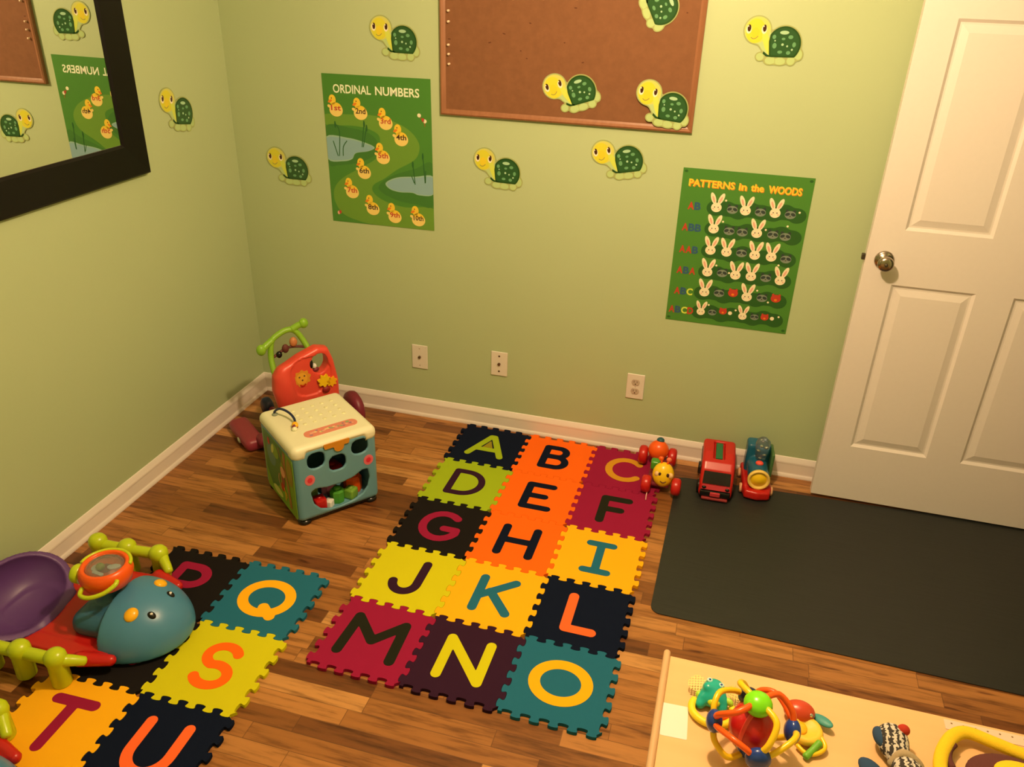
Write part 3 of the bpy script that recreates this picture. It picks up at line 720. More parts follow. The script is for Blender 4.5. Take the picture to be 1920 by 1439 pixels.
# strokes in a unit box, x right, y up
LT = {
    'A': ([[(0.06, 0), (0.46, 1), (0.54, 1), (0.94, 0)], [(0.2, 0.3), (0.8, 0.3)]], 0.085),
    'B': ([[(0.12, 0), (0.12, 1)], [(0.12, 1), (0.55, 1)] + arc(0.55, 0.77, 0.27, 0.23, 90, -90) + [(0.2, 0.54)], [(0.2, 0.52), (0.58, 0.52)] + arc(0.58, 0.26, 0.32, 0.26, 90, -90) + [(0.12, 0)]], 0.095),
    'C': ([arc(0.52, 0.5, 0.46, 0.5, 42, 318)], 0.09),
    'D': ([[(0.1, 0), (0.1, 1), (0.42, 1)] + arc(0.42, 0.5, 0.5, 0.5, 90, -90) + [(0.1, 0)]], 0.085),
    'E': ([[(0.85, 1), (0.15, 1), (0.15, 0), (0.9, 0)], [(0.15, 0.5), (0.7, 0.5)]], 0.095),
    'F': ([[(0.9, 1), (0.2, 1), (0.2, 0)], [(0.2, 0.52), (0.72, 0.52)]], 0.1),
    'G': ([arc(0.52, 0.5, 0.46, 0.5, 48, 335) + [(0.93, 0.42), (0.62, 0.42)]], 0.095),
    'H': ([[(0.1, 0), (0.1, 1)], [(0.9, 0), (0.9, 1)], [(0.1, 0.5), (0.9, 0.5)]], 0.095),
    'I': ([[(0.5, 0), (0.5, 1)], [(0.2, 1), (0.8, 1)], [(0.2, 0), (0.8, 0)]], 0.09),
    'J': ([[(0.78, 1), (0.78, 0.3)] + arc(0.46, 0.30, 0.32, 0.30, 0, -175)], 0.095),
    'K': ([[(0.15, 0), (0.15, 1)], [(0.9, 1), (0.2, 0.42)], [(0.40, 0.6), (0.92, 0)]], 0.095),
    'L': ([[(0.2, 1), (0.2, 0), (0.85, 0)]], 0.1),
    'M': ([[(0.02, 0), (0.06, 1), (0.5, 0.42), (0.94, 1), (0.98, 0)]], 0.1),
    'N': ([[(0.08, 0), (0.08, 1), (0.92, 0), (0.92, 1)]], 0.095),
    'O': ([arc(0.5, 0.5, 0.48, 0.48, 0, 360, 36)], 0.105),
    'P': ([[(0.15, 0), (0.15, 1), (0.5, 1)] + arc(0.5, 0.7, 0.36, 0.3, 90, -90) + [(0.15, 0.4)]], 0.1),
    'Q': ([arc(0.5, 0.5, 0.48, 0.48, 0, 360, 36), [(0.56, 0.22), (0.80, -0.02)]], 0.105),
    'R': ([[(0.15, 0), (0.15, 1), (0.5, 1)] + arc(0.5, 0.75, 0.33, 0.25, 90, -90) + [(0.15, 0.5)], [(0.45, 0.5), (0.88, 0)]], 0.1),
    'S': ([arc(0.5, 0.74, 0.32, 0.26, 25, 250) + arc(0.52, 0.26, 0.34, 0.26, 90, -155)], 0.095),
    'T': ([[(0.5, 0), (0.5, 1)], [(0.1, 1), (0.9, 1)]], 0.1),
    'U': ([[(0.1, 1), (0.1, 0.42)] + arc(0.5, 0.42, 0.4, 0.42, 180, 360) + [(0.9, 1)]], 0.095),
}
LWID = {'I': 0.155, 'O': 0.185, 'Q': 0.185, 'C': 0.17, 'G': 0.17, 'M': 0.20, 'N': 0.17, 'H': 0.165, 'L': 0.15, 'F': 0.15, 'E': 0.15, 'J': 0.15, 'B': 0.14, 'A': 0.18}
def letter(ch, m_, parent, cx=TS / 2, cy=TS / 2, rot=0):
    st, r = LT[ch]; lw = LWID.get(ch, 0.165); lh = 0.165 if ch in 'OQ' else 0.17; rr = r * 0.17
    lw -= 2 * rr * 0.5; lh -= rr
    def f(X, Y):
        d = 9 + X * 0
        for s in st:
            for a, b in zip(s[:-1], s[1:]):
                if math.hypot(a[0] - b[0], a[1] - b[1]) < 1e-6: continue
                d = np.minimum(d, seg(X, Y, (cx + (a[0] - 0.5) * lw, cy + (a[1] - 0.5) * lh), (cx + (b[0] - 0.5) * lw, cy + (b[1] - 0.5) * lh), rr))
        return d
    A = Art(); A.sdf(f, (cx - 0.13, cy - 0.13), (cx + 0.13, cy + 0.13), 0.0028, TH + 0.0008, m_, TH - 0.002)
    o = A.build('letter', parent)
    o['label'] = 'letter %s' % ch
    return o
def mat_group(x0, y0, th, tiles, group):
    base = None
    for (ch, i, j, tc_, lc, lab) in tiles:
        t = thing('foam_tile', lab, 'foam tile', (x0 + TS * (i * math.cos(th) + (j + 1) * math.sin(th)), y0 + TS * (i * math.sin(th) - (j + 1) * math.cos(th)), 0.0), th, group)
        build_tile(FC[tc_]).build('tile_body', t)
        lt = letter(ch, FC[lc], t, cy=TS / 2 + (0.025 if ch == 'R' else 0)); lt['label'] = '%s letter %s' % (lc, ch)
        if ch == 'A':
            A = Art(); c = TS / 2
            A.loops([[(c - 0.026, c - 0.023), (c + 0.026, c - 0.023), (c + 0.002, c + 0.040), (c - 0.002, c + 0.040)]], TH + 0.0004, FC['olive'])
            A.build('letter_core', t)['label'] = 'olive centre of the A'
G1 = 'letter tiles of the A to O mat'; G2 = 'letter tiles of the P to U mat'
T1 = [('A', 'navy', 'lime'), ('B', 'orange', 'navy'), ('C', 'crimson', 'mustard'), ('D', 'lime', 'plum'), ('E', 'orange', 'navy'), ('F', 'crimson', 'dark olive'), ('G', 'black', 'crimson'), ('H', 'orange', 'navy'), ('I', 'amber', 'teal'),
      ('J', 'yellow', 'plum'), ('K', 'amber', 'teal'), ('L', 'navy', 'coral'), ('M', 'crimson', 'dark olive'), ('N', 'plum', 'yellow'), ('O', 'teal', 'amber')]
mat_group(1.0735, -0.0395, -0.004, [(c, k % 3, k // 3, a, b, '%s foam puzzle tile with a %s letter %s on the wooden floor' % (a, b, c)) for k, (c, a, b) in enumerate(T1)], G1)
T2 = [('P', 'black', 'crimson'), ('Q', 'teal', 'amber'), ('R', 'black', 'crimson'), ('S', 'yellow', 'orange'), ('T', 'amber', 'crimson'), ('U', 'navy', 'coral')]
mat_group(0.346, -1.213, 0.029, [(c, k % 2, k // 2, a, b, ('black foam puzzle tile lying under the blue whale toy, left of tile S' if c == 'R' else '%s foam puzzle tile with a %s letter %s%s' % (a, b, c, ' beside the whale toy' if c in 'PS' else ''))) for k, (c, a, b) in enumerate(T2)], G2)

# ------------------------------------------------------------------ dark floor mat
M_rub = streak_mat('dark_rubber', (0.014, 0.017, 0.016), (0.020, 0.023, 0.021), 0.5, 6, 120, 10, 0.3)
def rrect(x0, y0, x1, y1, r, n=6):
    L = []
    for cx, cy, a0 in ((x1 - r, y1 - r, 0), (x0 + r, y1 - r, 90), (x0 + r, y0 + r, 180), (x1 - r, y0 + r, 270)):
        for i in range(n + 1): a = math.radians(a0 + 90 * i / n); L.append((cx + r * math.cos(a), cy + r * math.sin(a)))
    return L
A = Art(); A.loops([[(x, y + (0.055 * (x + 0.71) if y > 0 else -0.008 * (x + 0.71))) for x, y in rrect(-0.71, -0.428, 0.71, 0.428, 0.035)]], 0.004, M_rub, 0.0003)
o = A.build('floor_mat'); o.location = (2.762, -0.598, 0.0); o.rotation_euler = (0, 0, -0.010)
tag(o, 'black rubber floor mat with rounded corners lying in front of the door', 'floor mat')

# ------------------------------------------------------------------ low maple table
M_maple = streak_mat('maple_top', (0.78, 0.49, 0.23), (0.81, 0.52, 0.25), 0.30, 3, 30, 8)
M_maple2 = streak_mat('maple_edge', (0.60, 0.38, 0.20), (0.66, 0.43, 0.23), 0.4, 20, 3, 20)
TZ = 0.45; tx0, tx1, ty0, ty1 = 2.132, 3.35, -2.32, -1.655
t = thing('play_table', 'low pale maple play table with a rounded left rim, right foreground', 'table', ((tx0 + tx1) / 2, (ty0 + ty1) / 2, 0))
cx, cy = (tx0 + tx1) / 2, (ty0 + ty1) / 2; hx, hy = (tx1 - tx0) / 2, (ty1 - ty0) / 2
box('tabletop', (-hx, -hy, TZ - 0.02), (hx, hy, TZ), M_maple, t, bev=0.002)
boxes('apron', [((-hx + 0.03, hy - 0.05, TZ - 0.09), (hx - 0.03, hy - 0.03, TZ - 0.02)), ((-hx + 0.03, -hy + 0.03, TZ - 0.09), (hx - 0.03, -hy + 0.05, TZ - 0.02))], M_maple2, t)
for s in (-1, 1):
    boxes('end_panel', [((s * (hx + 0.008) - 0.008, -hy - 0.005, 0.0), (s * (hx + 0.008) + 0.008, -hy + 0.055, TZ - 0.06)), ((s * (hx + 0.008) - 0.008, hy - 0.055, 0.0), (s * (hx + 0.008) + 0.008, hy + 0.005, TZ - 0.06)), ((s * (hx + 0.008) - 0.008, -hy - 0.005, TZ - 0.12), (s * (hx + 0.008) + 0.008, hy + 0.005, TZ - 0.005))], M_maple2, t)
    solid('rim_rail', lambda X, Y, Z, s=s: cap(X, Y, Z, (s * (hx + 0.008), -hy, TZ + 0.004), (s * (hx + 0.008), hy + 0.002, TZ + 0.004), 0.0085), (s * (hx + 0.008) - 0.012, -hy - 0.01, TZ - 0.01), (s * (hx + 0.008) + 0.012, hy + 0.014, TZ + 0.015), 0.0024, M_maple2, t)
M_stick = mat('pale_sticker', (0.85, 0.80, 0.74), rough=0.35)
A = Art(); A.loops([rrect(-0.029, -0.045, 0.029, 0.045, 0.003, 2)], 0.0006, M_stick, 0.0001)
o = A.build('paper_sticker'); o.location = (2.161, -1.846, TZ); o.rotation_euler = (0, 0, 0.05)
tag(o, 'pale cream square sticker near the left rim of the maple table', 'sticker')
# ------------------------------------------------------------------ toys: shared plastics
def pl_(name, rgb, rough=0.28, **k): return mat('plastic_' + name, rgb, rough=rough, **k)
K_lime = pl_('lime', (0.52, 0.66, 0.012)); K_blue = pl_('whale_blue', (0.065, 0.235, 0.42), 0.32); K_blued = pl_('deep_blue', (0.03, 0.13, 0.24), 0.35); K_red = pl_('red', (0.52, 0.012, 0.010), 0.3)
K_purple = pl_('purple', (0.115, 0.045, 0.21), 0.42); K_or = pl_('orange', (0.88, 0.115, 0.008), 0.3); K_amb = pl_('amber', (0.92, 0.48, 0.01)); K_white = pl_('white', (0.8, 0.8, 0.8)); K_black = pl_('black', (0.006, 0.006, 0.007), 0.25)
K_teal = pl_('cube_teal', (0.13, 0.32, 0.43), 0.38); K_cream = pl_('cream', (0.80, 0.80, 0.58), 0.38); K_green = pl_('green', (0.07, 0.33, 0.03)); K_pink = pl_('pink', (0.75, 0.16, 0.20)); K_pinkd = pl_('deep_pink', (0.70, 0.03, 0.07))
K_coral = pl_('coral', (0.78, 0.075, 0.05), 0.35); K_maroon = pl_('maroon', (0.20, 0.018, 0.04), 0.4); K_wgreen = pl_('walker_green', (0.24, 0.50, 0.03), 0.4); K_navy = pl_('navy', (0.012, 0.02, 0.07), 0.35)
K_yel = pl_('yellow', (0.90, 0.60, 0.012)); K_cyan = pl_('cyan', (0.02, 0.45, 0.50)); K_bright = pl_('bright_green', (0.20, 0.75, 0.01), 0.22); K_royal = pl_('royal_blue', (0.015, 0.05, 0.28), 0.22); K_brown = pl_('brown', (0.12, 0.03, 0.025), 0.6)
K_clear = mat('clear_plastic', (0.75, 0.85, 0.85), rough=0.05, trans=0.92); K_silver = mat('silver_bead', (0.7, 0.7, 0.7), rough=0.2, metal=1.0)
def blob(name, c, r, m_, parent=None, rot=None, n=20, k=12):
    V = []; F = []
    for i in range(1, k):
        a = PI * i / k
        for j in range(n): b = 2 * PI * j / n; V.append(Vector((r[0] * math.sin(a) * math.cos(b), r[1] * math.sin(a) * math.sin(b), r[2] * math.cos(a))))
    V.append(Vector((0, 0, r[2]))); V.append(Vector((0, 0, -r[2]))); T_, B_ = len(V) - 2, len(V) - 1
    for i in range(k - 2):
        for j in range(n): F.append((i * n + j, (i + 1) * n + j, (i + 1) * n + (j + 1) % n, i * n + (j + 1) % n))
    for j in range(n): F.append((T_, j, (j + 1) % n)); F.append((B_, (k - 2) * n + (j + 1) % n, (k - 2) * n + j))
    if rot: 
        R_ = Euler(rot).to_matrix(); V = [R_ @ v for v in V]
    V = [v + Vector(c) for v in V]
    return mesh(name, V, F, m_, parent, True)
def poly2(X, Y, P):
    d = (X - P[0][0]) ** 2 + (Y - P[0][1]) ** 2; s = np.ones_like(X); n = len(P)
    for i in range(n):
        a, b = P[i], P[i - 1]; ex, ey = b[0] - a[0], b[1] - a[1]; wx, wy = X - a[0], Y - a[1]
        t_ = np.clip((wx * ex + wy * ey) / (ex * ex + ey * ey), 0, 1)
        d = np.minimum(d, (wx - ex * t_) ** 2 + (wy - ey * t_) ** 2)
        c1 = Y >= a[1]; c2 = Y < b[1]; c3 = ex * wy > ey * wx
        fl = (c1 & c2 & c3) | (~c1 & ~c2 & ~c3); s = np.where(fl, -s, s)
    return s * np.sqrt(d)
def extr(d2, A_, c, hw, r):
    """rounded extrusion of a 2D distance along the axis coordinate A_"""
    q = d2 + r; p = np.abs(A_ - c) - hw + r
    return np.minimum(np.maximum(q, p), 0) + np.sqrt(np.maximum(q, 0) ** 2 + np.maximum(p, 0) ** 2) - r

# ------------------------------------------------------------------ activity cube
CR = math.atan2(0.779, 0.627)
cube = thing('activity_cube', 'square baby activity cube with teal smiling front, cream top and printed green side', 'toy', (0.72, -0.965, 0), CR)
CW, CD, CT = 0.335, 0.345, 0.31
EY = [((0.087, 0.273), 0.034, 0.033), ((0.170, 0.236), 0.034, 0.033), ((0.264, 0.275), 0.034, 0.031)]
MP = [(0.060, 0.142), (0.075, 0.152), (0.120, 0.142), (0.177, 0.140), (0.235, 0.150), (0.270, 0.168), (0.288, 0.165), (0.293, 0.13), (0.283, 0.092), (0.262, 0.068), (0.225, 0.052), (0.181, 0.046), (0.13, 0.048), (0.092, 0.062), (0.068, 0.092)]
MP = [(x, z - 0.004) for x, z in MP]
def cubef(X, Y, Z):
    o = rbox(X, Y, Z, (0, 0, 0.018), (CW, CD, 0.33), 0.022)
    i = rbox(X, Y, Z, (0.011, 0.011, 0.030), (CW - 0.011, CD - 0.011, 0.322), 0.012)
    d = np.maximum(o, -i); near = Y - 0.03
    for (c, rx, rz_) in EY:
        k = (np.abs((X - c[0]) / rx) ** 2.6 + np.abs((Z - c[1]) / rz_) ** 2.6) ** (1 / 2.6)
        d = np.maximum(d, -np.maximum((k - 1) * rx, near))
    d = np.maximum(d, -np.maximum(poly2(X, Z, MP) - 0.004, near))
    return d
solid('body', cubef, (0, 0, 0.018), (CW, CD, 0.33), 0.0042, K_teal, cube)
def topf(X, Y, Z):
    o = rbox(X, Y, Z, (-0.003, -0.004, 0.285), (CW + 0.003, CD + 0.003, 0.345), 0.026)
    side = np.maximum(o, 0.307 - Z)
    lobe = smin(np.sqrt((X) ** 2 + (Y) ** 2) - 0.045, np.sqrt((X - CW) ** 2 + Y ** 2) - 0.045, 0.01)
    cut = np.maximum(np.maximum(0.330 - 0.02 * 0 - Z, Y - 0.035), -(np.minimum(X - 0.045, CW - 0.045 - X)) * -1)
    a = np.maximum(o, 0.307 - Z)
    front = rbox(X, Y, Z, (0.040, -0.03, 0.28), (CW - 0.040, 0.0035, 0.331), 0.018)
    a = np.maximum(a, -front)
    corner = np.maximum(np.maximum(o, 0.289 - Z), lobe)
    b = np.minimum(a, corner)
    return np.maximum(b, -rbox(X, Y, Z, (0.009, 0.009, 0.2), (CW - 0.009, CD - 0.009, 0.325), 0.012))
solid('top_cover', topf, (-0.003, -0.004, 0.285), (CW + 0.003, CD + 0.003, 0.345), 0.0042, K_cream, cube)
box('base', (0.012, 0.012, 0.010), (CW - 0.012, CD - 0.012, 0.024), K_black, cube, bev=0.004)
for x in (0.03, CW - 0.03):
    for y in (0.03, CD - 0.03): rev('foot', [(0.001, 0.0), (0.024, 0.0), (0.027, 0.004), (0.026, 0.016), (0.001, 0.018)], K_black, cube, c=(x, y, 0), n=20)
# raised dots on the top
bm_ = []
V = []; F = []
for i in range(5):
    for j in range(4):
        cx_, cy_ = 0.115 + i * 0.040, 0.155 + j * 0.040; b = len(V); n = 10
        for (r, z) in ((0.0085, 0.3445), (0.0078, 0.3465), (0.005, 0.348)):
            V += [(cx_ + r * math.cos(2 * PI * k / n), cy_ + r * math.sin(2 * PI * k / n), z) for k in range(n)]
        for q in range(2): F += [(b + q * n + k, b + q * n + (k + 1) % n, b + (q + 1) * n + (k + 1) % n, b + (q + 1) * n + k) for k in range(n)]
        F.append(tuple(b + 2 * n + k for k in range(n)))
mesh('raised_dots', V, F, mat('plastic_pale_dots', (0.80, 0.80, 0.50), rough=0.35), cube, True)['kind'] = 'stuff'
# front face details (x across, z up), built proud of the face
def face_art(name, parent, y=-0.0002):
    A = Art(); return A
def on_face(o, y=0.0): o.rotation_euler = BACK; o.location = (0, y, 0); return o
A = Art()
for s in (1,):
    A.sdf(lambda X, Y: np.minimum(np.maximum(np.abs(X - 0.170) - 0.052 + 0.3 * np.abs(Y - 0.325), np.abs(Y - 0.321) - 0.010), np.sqrt((X - 0.178) ** 2 + ((Y - 0.306) * 1.1) ** 2) - 0.020), (0.10, 0.27), (0.24, 0.34), 0.003, 0.006, mat('plastic_beak', (0.60, 0.25, 0.02), rough=0.4), 0.0)
o = on_face(A.build('beak_flap', cube), 0.0)
for c in ((0.055, 0.198), (0.295, 0.206)):
    A = Art(); A.ellipse(c, (0.020, 0.022), 0.0012, K_pink, z0=0.0); A.ellipse(c, (0.010, 0.011), 0.002, K_pinkd)
    on_face(A.build('cheek', cube), 0.0)
# coloured strip on the top
M_strip = [mat('strip_' + n_, c_, rough=0.35) for n_, c_ in (('rose', (0.72, 0.25, 0.18)), ('salmon', (0.8, 0.42, 0.3)), ('mauve', (0.35, 0.2, 0.3)), ('sand', (0.8, 0.62, 0.3)), ('green', (0.3, 0.42, 0.2)))]
A = Art(); ca = math.radians(-6)
A.loops([[(x, y) for x, y in rrect(0.078, 0.050, 0.290, 0.098, 0.022)]], 0.0022, M_strip[0], 0.0)
for k in range(22):
    A.ellipse((0.098 + 0.0083 * k + random.uniform(-.003, .003), 0.074 + random.uniform(-0.013, 0.013)), (random.uniform(0.004, 0.008), random.uniform(0.004, 0.007)), 0.0024 + 0.00005 * k, random.choice(M_strip[1:]), n=10)
o = A.build('picture_strip', cube); o.location = (0, 0, 0.3445)
# printed jungle panel on the left side (cube x = 0 side)
A = Art()
J1 = mat('jungle_green', (0.18, 0.42, 0.035), rough=0.35); J2 = mat('jungle_dark', (0.04, 0.22, 0.06), rough=0.35); J3 = mat('jungle_brown', (0.36, 0.18, 0.05), rough=0.35); J4 = mat('jungle_leaf', (0.6, 0.72, 0.2), rough=0.35); J5 = mat('jungle_teal', (0.08, 0.28, 0.25), rough=0.35)
A.loops([rrect(0.012, 0.028, 0.315, 0.292, 0.014)], 0.0014, J1, 0.0)
A.loops([[(0.10, 0.29), (0.305, 0.29), (0.305, 0.12), (0.25, 0.05), (0.17, 0.10), (0.15, 0.2)]], 0.0018, J2)
A.ellipse((0.235, 0.21), (0.045, 0.05), 0.0021, J5); A.ellipse((0.19, 0.245), (0.035, 0.03), 0.0022, J1)
A.line([(0.09, 0.29), (0.10, 0.22), (0.08, 0.14), (0.07, 0.05)], 0.024, 0.0024, J3); A.line([(0.15, 0.28), (0.12, 0.23), (0.09, 0.20)], 0.008, 0.0024, J3)
A.ellipse((0.05, 0.22), (0.028, 0.06), 0.0022, mat('jungle_ochre', (0.30, 0.26, 0.03), rough=0.35))
A.ellipse((0.215, 0.245), (0.012, 0.026), 0.0026, J4, rot=0.5); A.ellipse((0.25, 0.262), (0.012, 0.016), 0.0026, K_red)
A.ellipse((0.125, 0.185), (0.022, 0.024), 0.0028, mat('monkey_tan', (0.75, 0.38, 0.22), rough=0.4)); A.ellipse((0.13, 0.145), (0.020, 0.030), 0.0027, mat('monkey_brown', (0.28, 0.10, 0.05), rough=0.4)); A.ellipse((0.14, 0.110), (0.015, 0.02), 0.0029, K_red)
A.line([(0.165, 0.16), (0.175, 0.125), (0.155, 0.09)], 0.006, 0.0028, mat('monkey_tan', (0.75, 0.38, 0.22)))
A.line([(0.125, 0.115), (0.115, 0.09), (0.118, 0.06)], 0.009, 0.0031, K_yel); A.line([(0.105, 0.105), (0.100, 0.08)], 0.006, 0.0031, K_yel)
A.ellipse((0.20, 0.06), (0.05, 0.018), 0.0023, J4)
o = A.build('side_panel', cube)
# local x -> +y mirrored so that the print faces outwards (-x)
o.matrix_parent_inverse.identity(); o.matrix_local = Matrix(((0, 0, -1, 0.0), (1, 0, 0, 0.0), (0, 1, 0, 0), (0, 0, 0, 1)))
o.data.flip_normals()
# looping bead wire with a bee bead
wr = tube('bead_wire', [(0.045, 0.285, 0.342), (0.046, 0.283, 0.360), (0.060, 0.262, 0.378), (0.078, 0.225, 0.376), (0.085, 0.185, 0.365), (0.075, 0.150, 0.350), (0.065, 0.140, 0.340)], 0.0048, K_navy, cube)
blob('wire_cap', (0.046, 0.283, 0.348), (0.012, 0.012, 0.006), mat('plastic_grey_green', (0.25, 0.30, 0.22), rough=0.4), wr)
blob('bee_bead', (0.074, 0.150, 0.357), (0.012, 0.015, 0.012), K_amb, wr)
blob('bee_stripe', (0.070, 0.141, 0.353), (0.0125, 0.006, 0.0122), K_maroon, wr)
blob('white_bead', (0.064, 0.131, 0.351), (0.011, 0.009, 0.009), K_cream, wr)
blob('side_knob', (CW + 0.006, 0.09, 0.12), (0.012, 0.02, 0.02), K_red, cube)
# loose blocks inside the mouth
def cubept(x, y, z): a = CR; return (0.72 + x * math.cos(a) - y * math.sin(a), -0.965 + x * math.sin(a) + y * math.cos(a), z)
GB = 'loose toy blocks inside the activity cube'
for i, (x, y, s, m_, lab, kind) in enumerate([
        (0.100, 0.045, 0.030, K_red, 'glossy red toy block behind the lower left of the cube mouth', 0), (0.135, 0.032, 0.019, K_white, 'small white toy block at the lip of the cube mouth', 0),
        (0.178, 0.052, 0.036, K_green, 'bright green toy block in the middle of the cube mouth', 1), (0.232, 0.045, 0.027, mat('plastic_leaf', (0.20, 0.42, 0.05)), 'leaf green toy block right of the middle in the cube mouth', 0),
        (0.262, 0.090, 0.046, K_or, 'orange toy block highest at the right of the cube mouth', 1), (0.085, 0.115, 0.036, mat('plastic_moss', (0.16, 0.26, 0.08)), 'moss green toy block at the back left inside the cube', 0),
        (0.172, 0.125, 0.040, mat('plastic_dusk', (0.20, 0.06, 0.08)), 'dusky maroon toy block at the back inside the cube', 1), (0.225, 0.205, 0.045, K_red, 'red toy block deep inside the cube behind the orange one', 0)]):
    t = thing('toy_block', lab, 'toy block', cubept(x, y, 0.0305), CR + i * 0.7, GB)
    hgt = 2 * s
    if kind == 0: box('block_body', (-s * 0.8, -s * 0.8, 0), (s * 0.8, s * 0.8, s * 1.6), m_, t, bev=s * 0.25)
    else: rev('block_body', [(0.001, 0), (s * 0.75, 0), (s * 0.8, s * 0.2), (s * 0.8, s * 1.3), (s * 0.6, s * 1.5), (0.001, s * 1.5)], m_, t, n=8, smooth=False)
    rev('block_stud', [(0.001, s * 1.45), (s * 0.4, s * 1.45), (s * 0.38, s * 1.75), (0.001, s * 1.78)], m_, t, n=12)

# ------------------------------------------------------------------ push walker in the corner
wk = thing('push_walker', 'coral red baby push walker with green handles in the room corner behind the cube', 'toy', (0.72, -0.965, 0), CR)
PO = [(0.142, 0.375), (0.165, 0.405), (0.25, 0.445), (0.33, 0.470), (0.375, 0.457), (0.395, 0.40), (0.412, 0.30), (0.41, 0.15), (0.17, 0.15), (0.155, 0.24), (0.136, 0.31)]
def wpan(X, Y, Z):
    d = extr(poly2(X, Z, PO) - 0.004, Y, 0.535, 0.030, 0.018)
    k = (np.sqrt(((X - 0.335) / 0.036) ** 2 + ((Z - 0.400) / 0.047) ** 2) - 1) * 0.036
    d = np.maximum(d, -k)
    k2 = np.maximum((np.sqrt(((X - 0.285) / 0.098) ** 2 + ((Z - 0.352) / 0.090) ** 2) - 1) * 0.09, Y - 0.512)
    d = np.maximum(d, -k2)
    return smin(d, ell(X, Y, Z, (0.178, 0.525, 0.30), (0.040, 0.040, 0.115)), 0.02)
solid('body_panel', wpan, (0.12, 0.49, 0.14), (0.43, 0.58, 0.485), 0.0055, K_coral, wk)
g_ = tube('handle_bar', [(0.158, 0.565, 0.36), (0.160, 0.60, 0.43), (0.172, 0.61, 0.497), (0.20, 0.615, 0.520), (0.245, 0.615, 0.535), (0.278, 0.61, 0.525), (0.305, 0.60, 0.48), (0.325, 0.565, 0.42)], 0.0125, K_wgreen, wk)
tube('hand_grip', [(0.18, 0.61, 0.508), (0.150, 0.605, 0.492), (0.132, 0.60, 0.482)], 0.014, K_wgreen, g_)
blob('grip_end', (0.122, 0.598, 0.478), (0.020, 0.018, 0.024), K_wgreen, g_)
tube('hand_grip', [(0.262, 0.612, 0.533), (0.288, 0.608, 0.546), (0.306, 0.602, 0.553)], 0.014, K_wgreen, g_)
blob('grip_end', (0.314, 0.60, 0.556), (0.020, 0.018, 0.022), K_wgreen, g_)
tube('cross_bar', [(0.165, 0.60, 0.43), (0.24, 0.605, 0.46), (0.318, 0.59, 0.45)], 0.006, K_brown, wk)
blob('figure', (0.262, 0.600, 0.482), (0.017, 0.014, 0.022), mat('figure_tan', (0.55, 0.22, 0.08), rough=0.4), wk); blob('figure', (0.225, 0.600, 0.460), (0.015, 0.012, 0.02), K_brown, wk); blob('figure', (0.195, 0.598, 0.44), (0.013, 0.012, 0.015), K_black, wk)
A = Art(); LION = mat('sticker_lion', (0.75, 0.32, 0.03), rough=0.35); LION2 = mat('sticker_amber', (0.85, 0.42, 0.04), rough=0.35)
A.sdf(lambda X, Y: np.sqrt((X - 0.252) ** 2 + (Y - 0.350) ** 2) - 0.036 - 0.004 * np.sin(9 * np.arctan2(Y - 0.35, X - 0.252)), (0.2, 0.3), (0.3, 0.4), 0.003, 0.0012, LION, 0.0)
A.ellipse((0.250, 0.350), (0.024, 0.026), 0.0018, LION2)
for x, z, m_ in ((0.240, 0.358, K_brown), (0.262, 0.360, K_brown), (0.252, 0.342, K_brown)): A.ellipse((x, z), (0.004, 0.004), 0.0024, m_, n=8)
A.line([(0.240, 0.322), (0.252, 0.314), (0.266, 0.322)], 0.007, 0.0024, K_red)
o = on_face(A.build('lion_sticker', wk), 0.511)
for c, m_, r in (((0.345, 0.318), K_yel, 0.026), ((0.378, 0.306), K_amb, 0.02)):
    A = Art(); A.sdf(lambda X, Y: np.sqrt((X - c[0]) ** 2 + (Y - c[1]) ** 2) - r - 0.005 * np.sin(7 * np.arctan2(Y - c[1], X - c[0])), (c[0] - .05, c[1] - .05), (c[0] + .05, c[1] + .05), 0.003, 0.010, m_, 0.0)
    on_face(A.build('spinner_gear', wk), 0.508)
blob('red_button', (0.350, 0.500, 0.276), (0.018, 0.010, 0.015), mat('plastic_dark_red', (0.25, 0.01, 0.01)), wk)
blob('panda_bead', (0.298, 0.520, 0.402), (0.010, 0.012, 0.022), K_black, wk); blob('panda_bead', (0.312, 0.515, 0.392), (0.009, 0.010, 0.012), K_white, wk); blob('panda_bead', (0.318, 0.52, 0.372), (0.016, 0.010, 0.010), K_maroon, wk)
solid('chassis', lambda X, Y, Z: np.minimum(rbox(X, Y, Z, (0.10, 0.51, 0.06), (0.43, 0.60, 0.16), 0.02), np.minimum(rbox(X, Y, Z, (0.06, 0.57, 0.03), (0.50, 0.64, 0.08), 0.02), cap(X, Y, Z, (0.22, 0.6, 0.05), (0.22, 0.9, 0.045), 0.015))), (0.06, 0.5, 0.03), (0.5, 0.93, 0.16), 0.008, K_maroon, wk)
for (x, y, r, m_, w_) in ((0.515, 0.600, 0.085, K_maroon, 0.028), (0.215, 0.905, 0.045, K_navy, 0.022)):
    rev('wheel', [(0.001, -w_), (r * 0.7, -w_), (r * 0.95, -w_ * 0.6), (r, 0), (r * 0.95, w_ * 0.6), (r * 0.7, w_), (0.001, w_)], m_, wk, axis='x', c=(x, y, r), n=32)
ft = solid('front_skid', lambda X, Y, Z: rbox(X, Y, Z, (0.012, 0.610, 0.001), (0.100, 0.860, 0.060), 0.026), (0.012, 0.61, 0.0), (0.10, 0.86, 0.062), 0.006, mat('plastic_rosewood', (0.30, 0.035, 0.06), rough=0.4), wk)
blob('white_hub', (0.013, 0.715, 0.022), (0.006, 0.020, 0.013), mat('plastic_sage', (0.45, 0.5, 0.35)), ft)

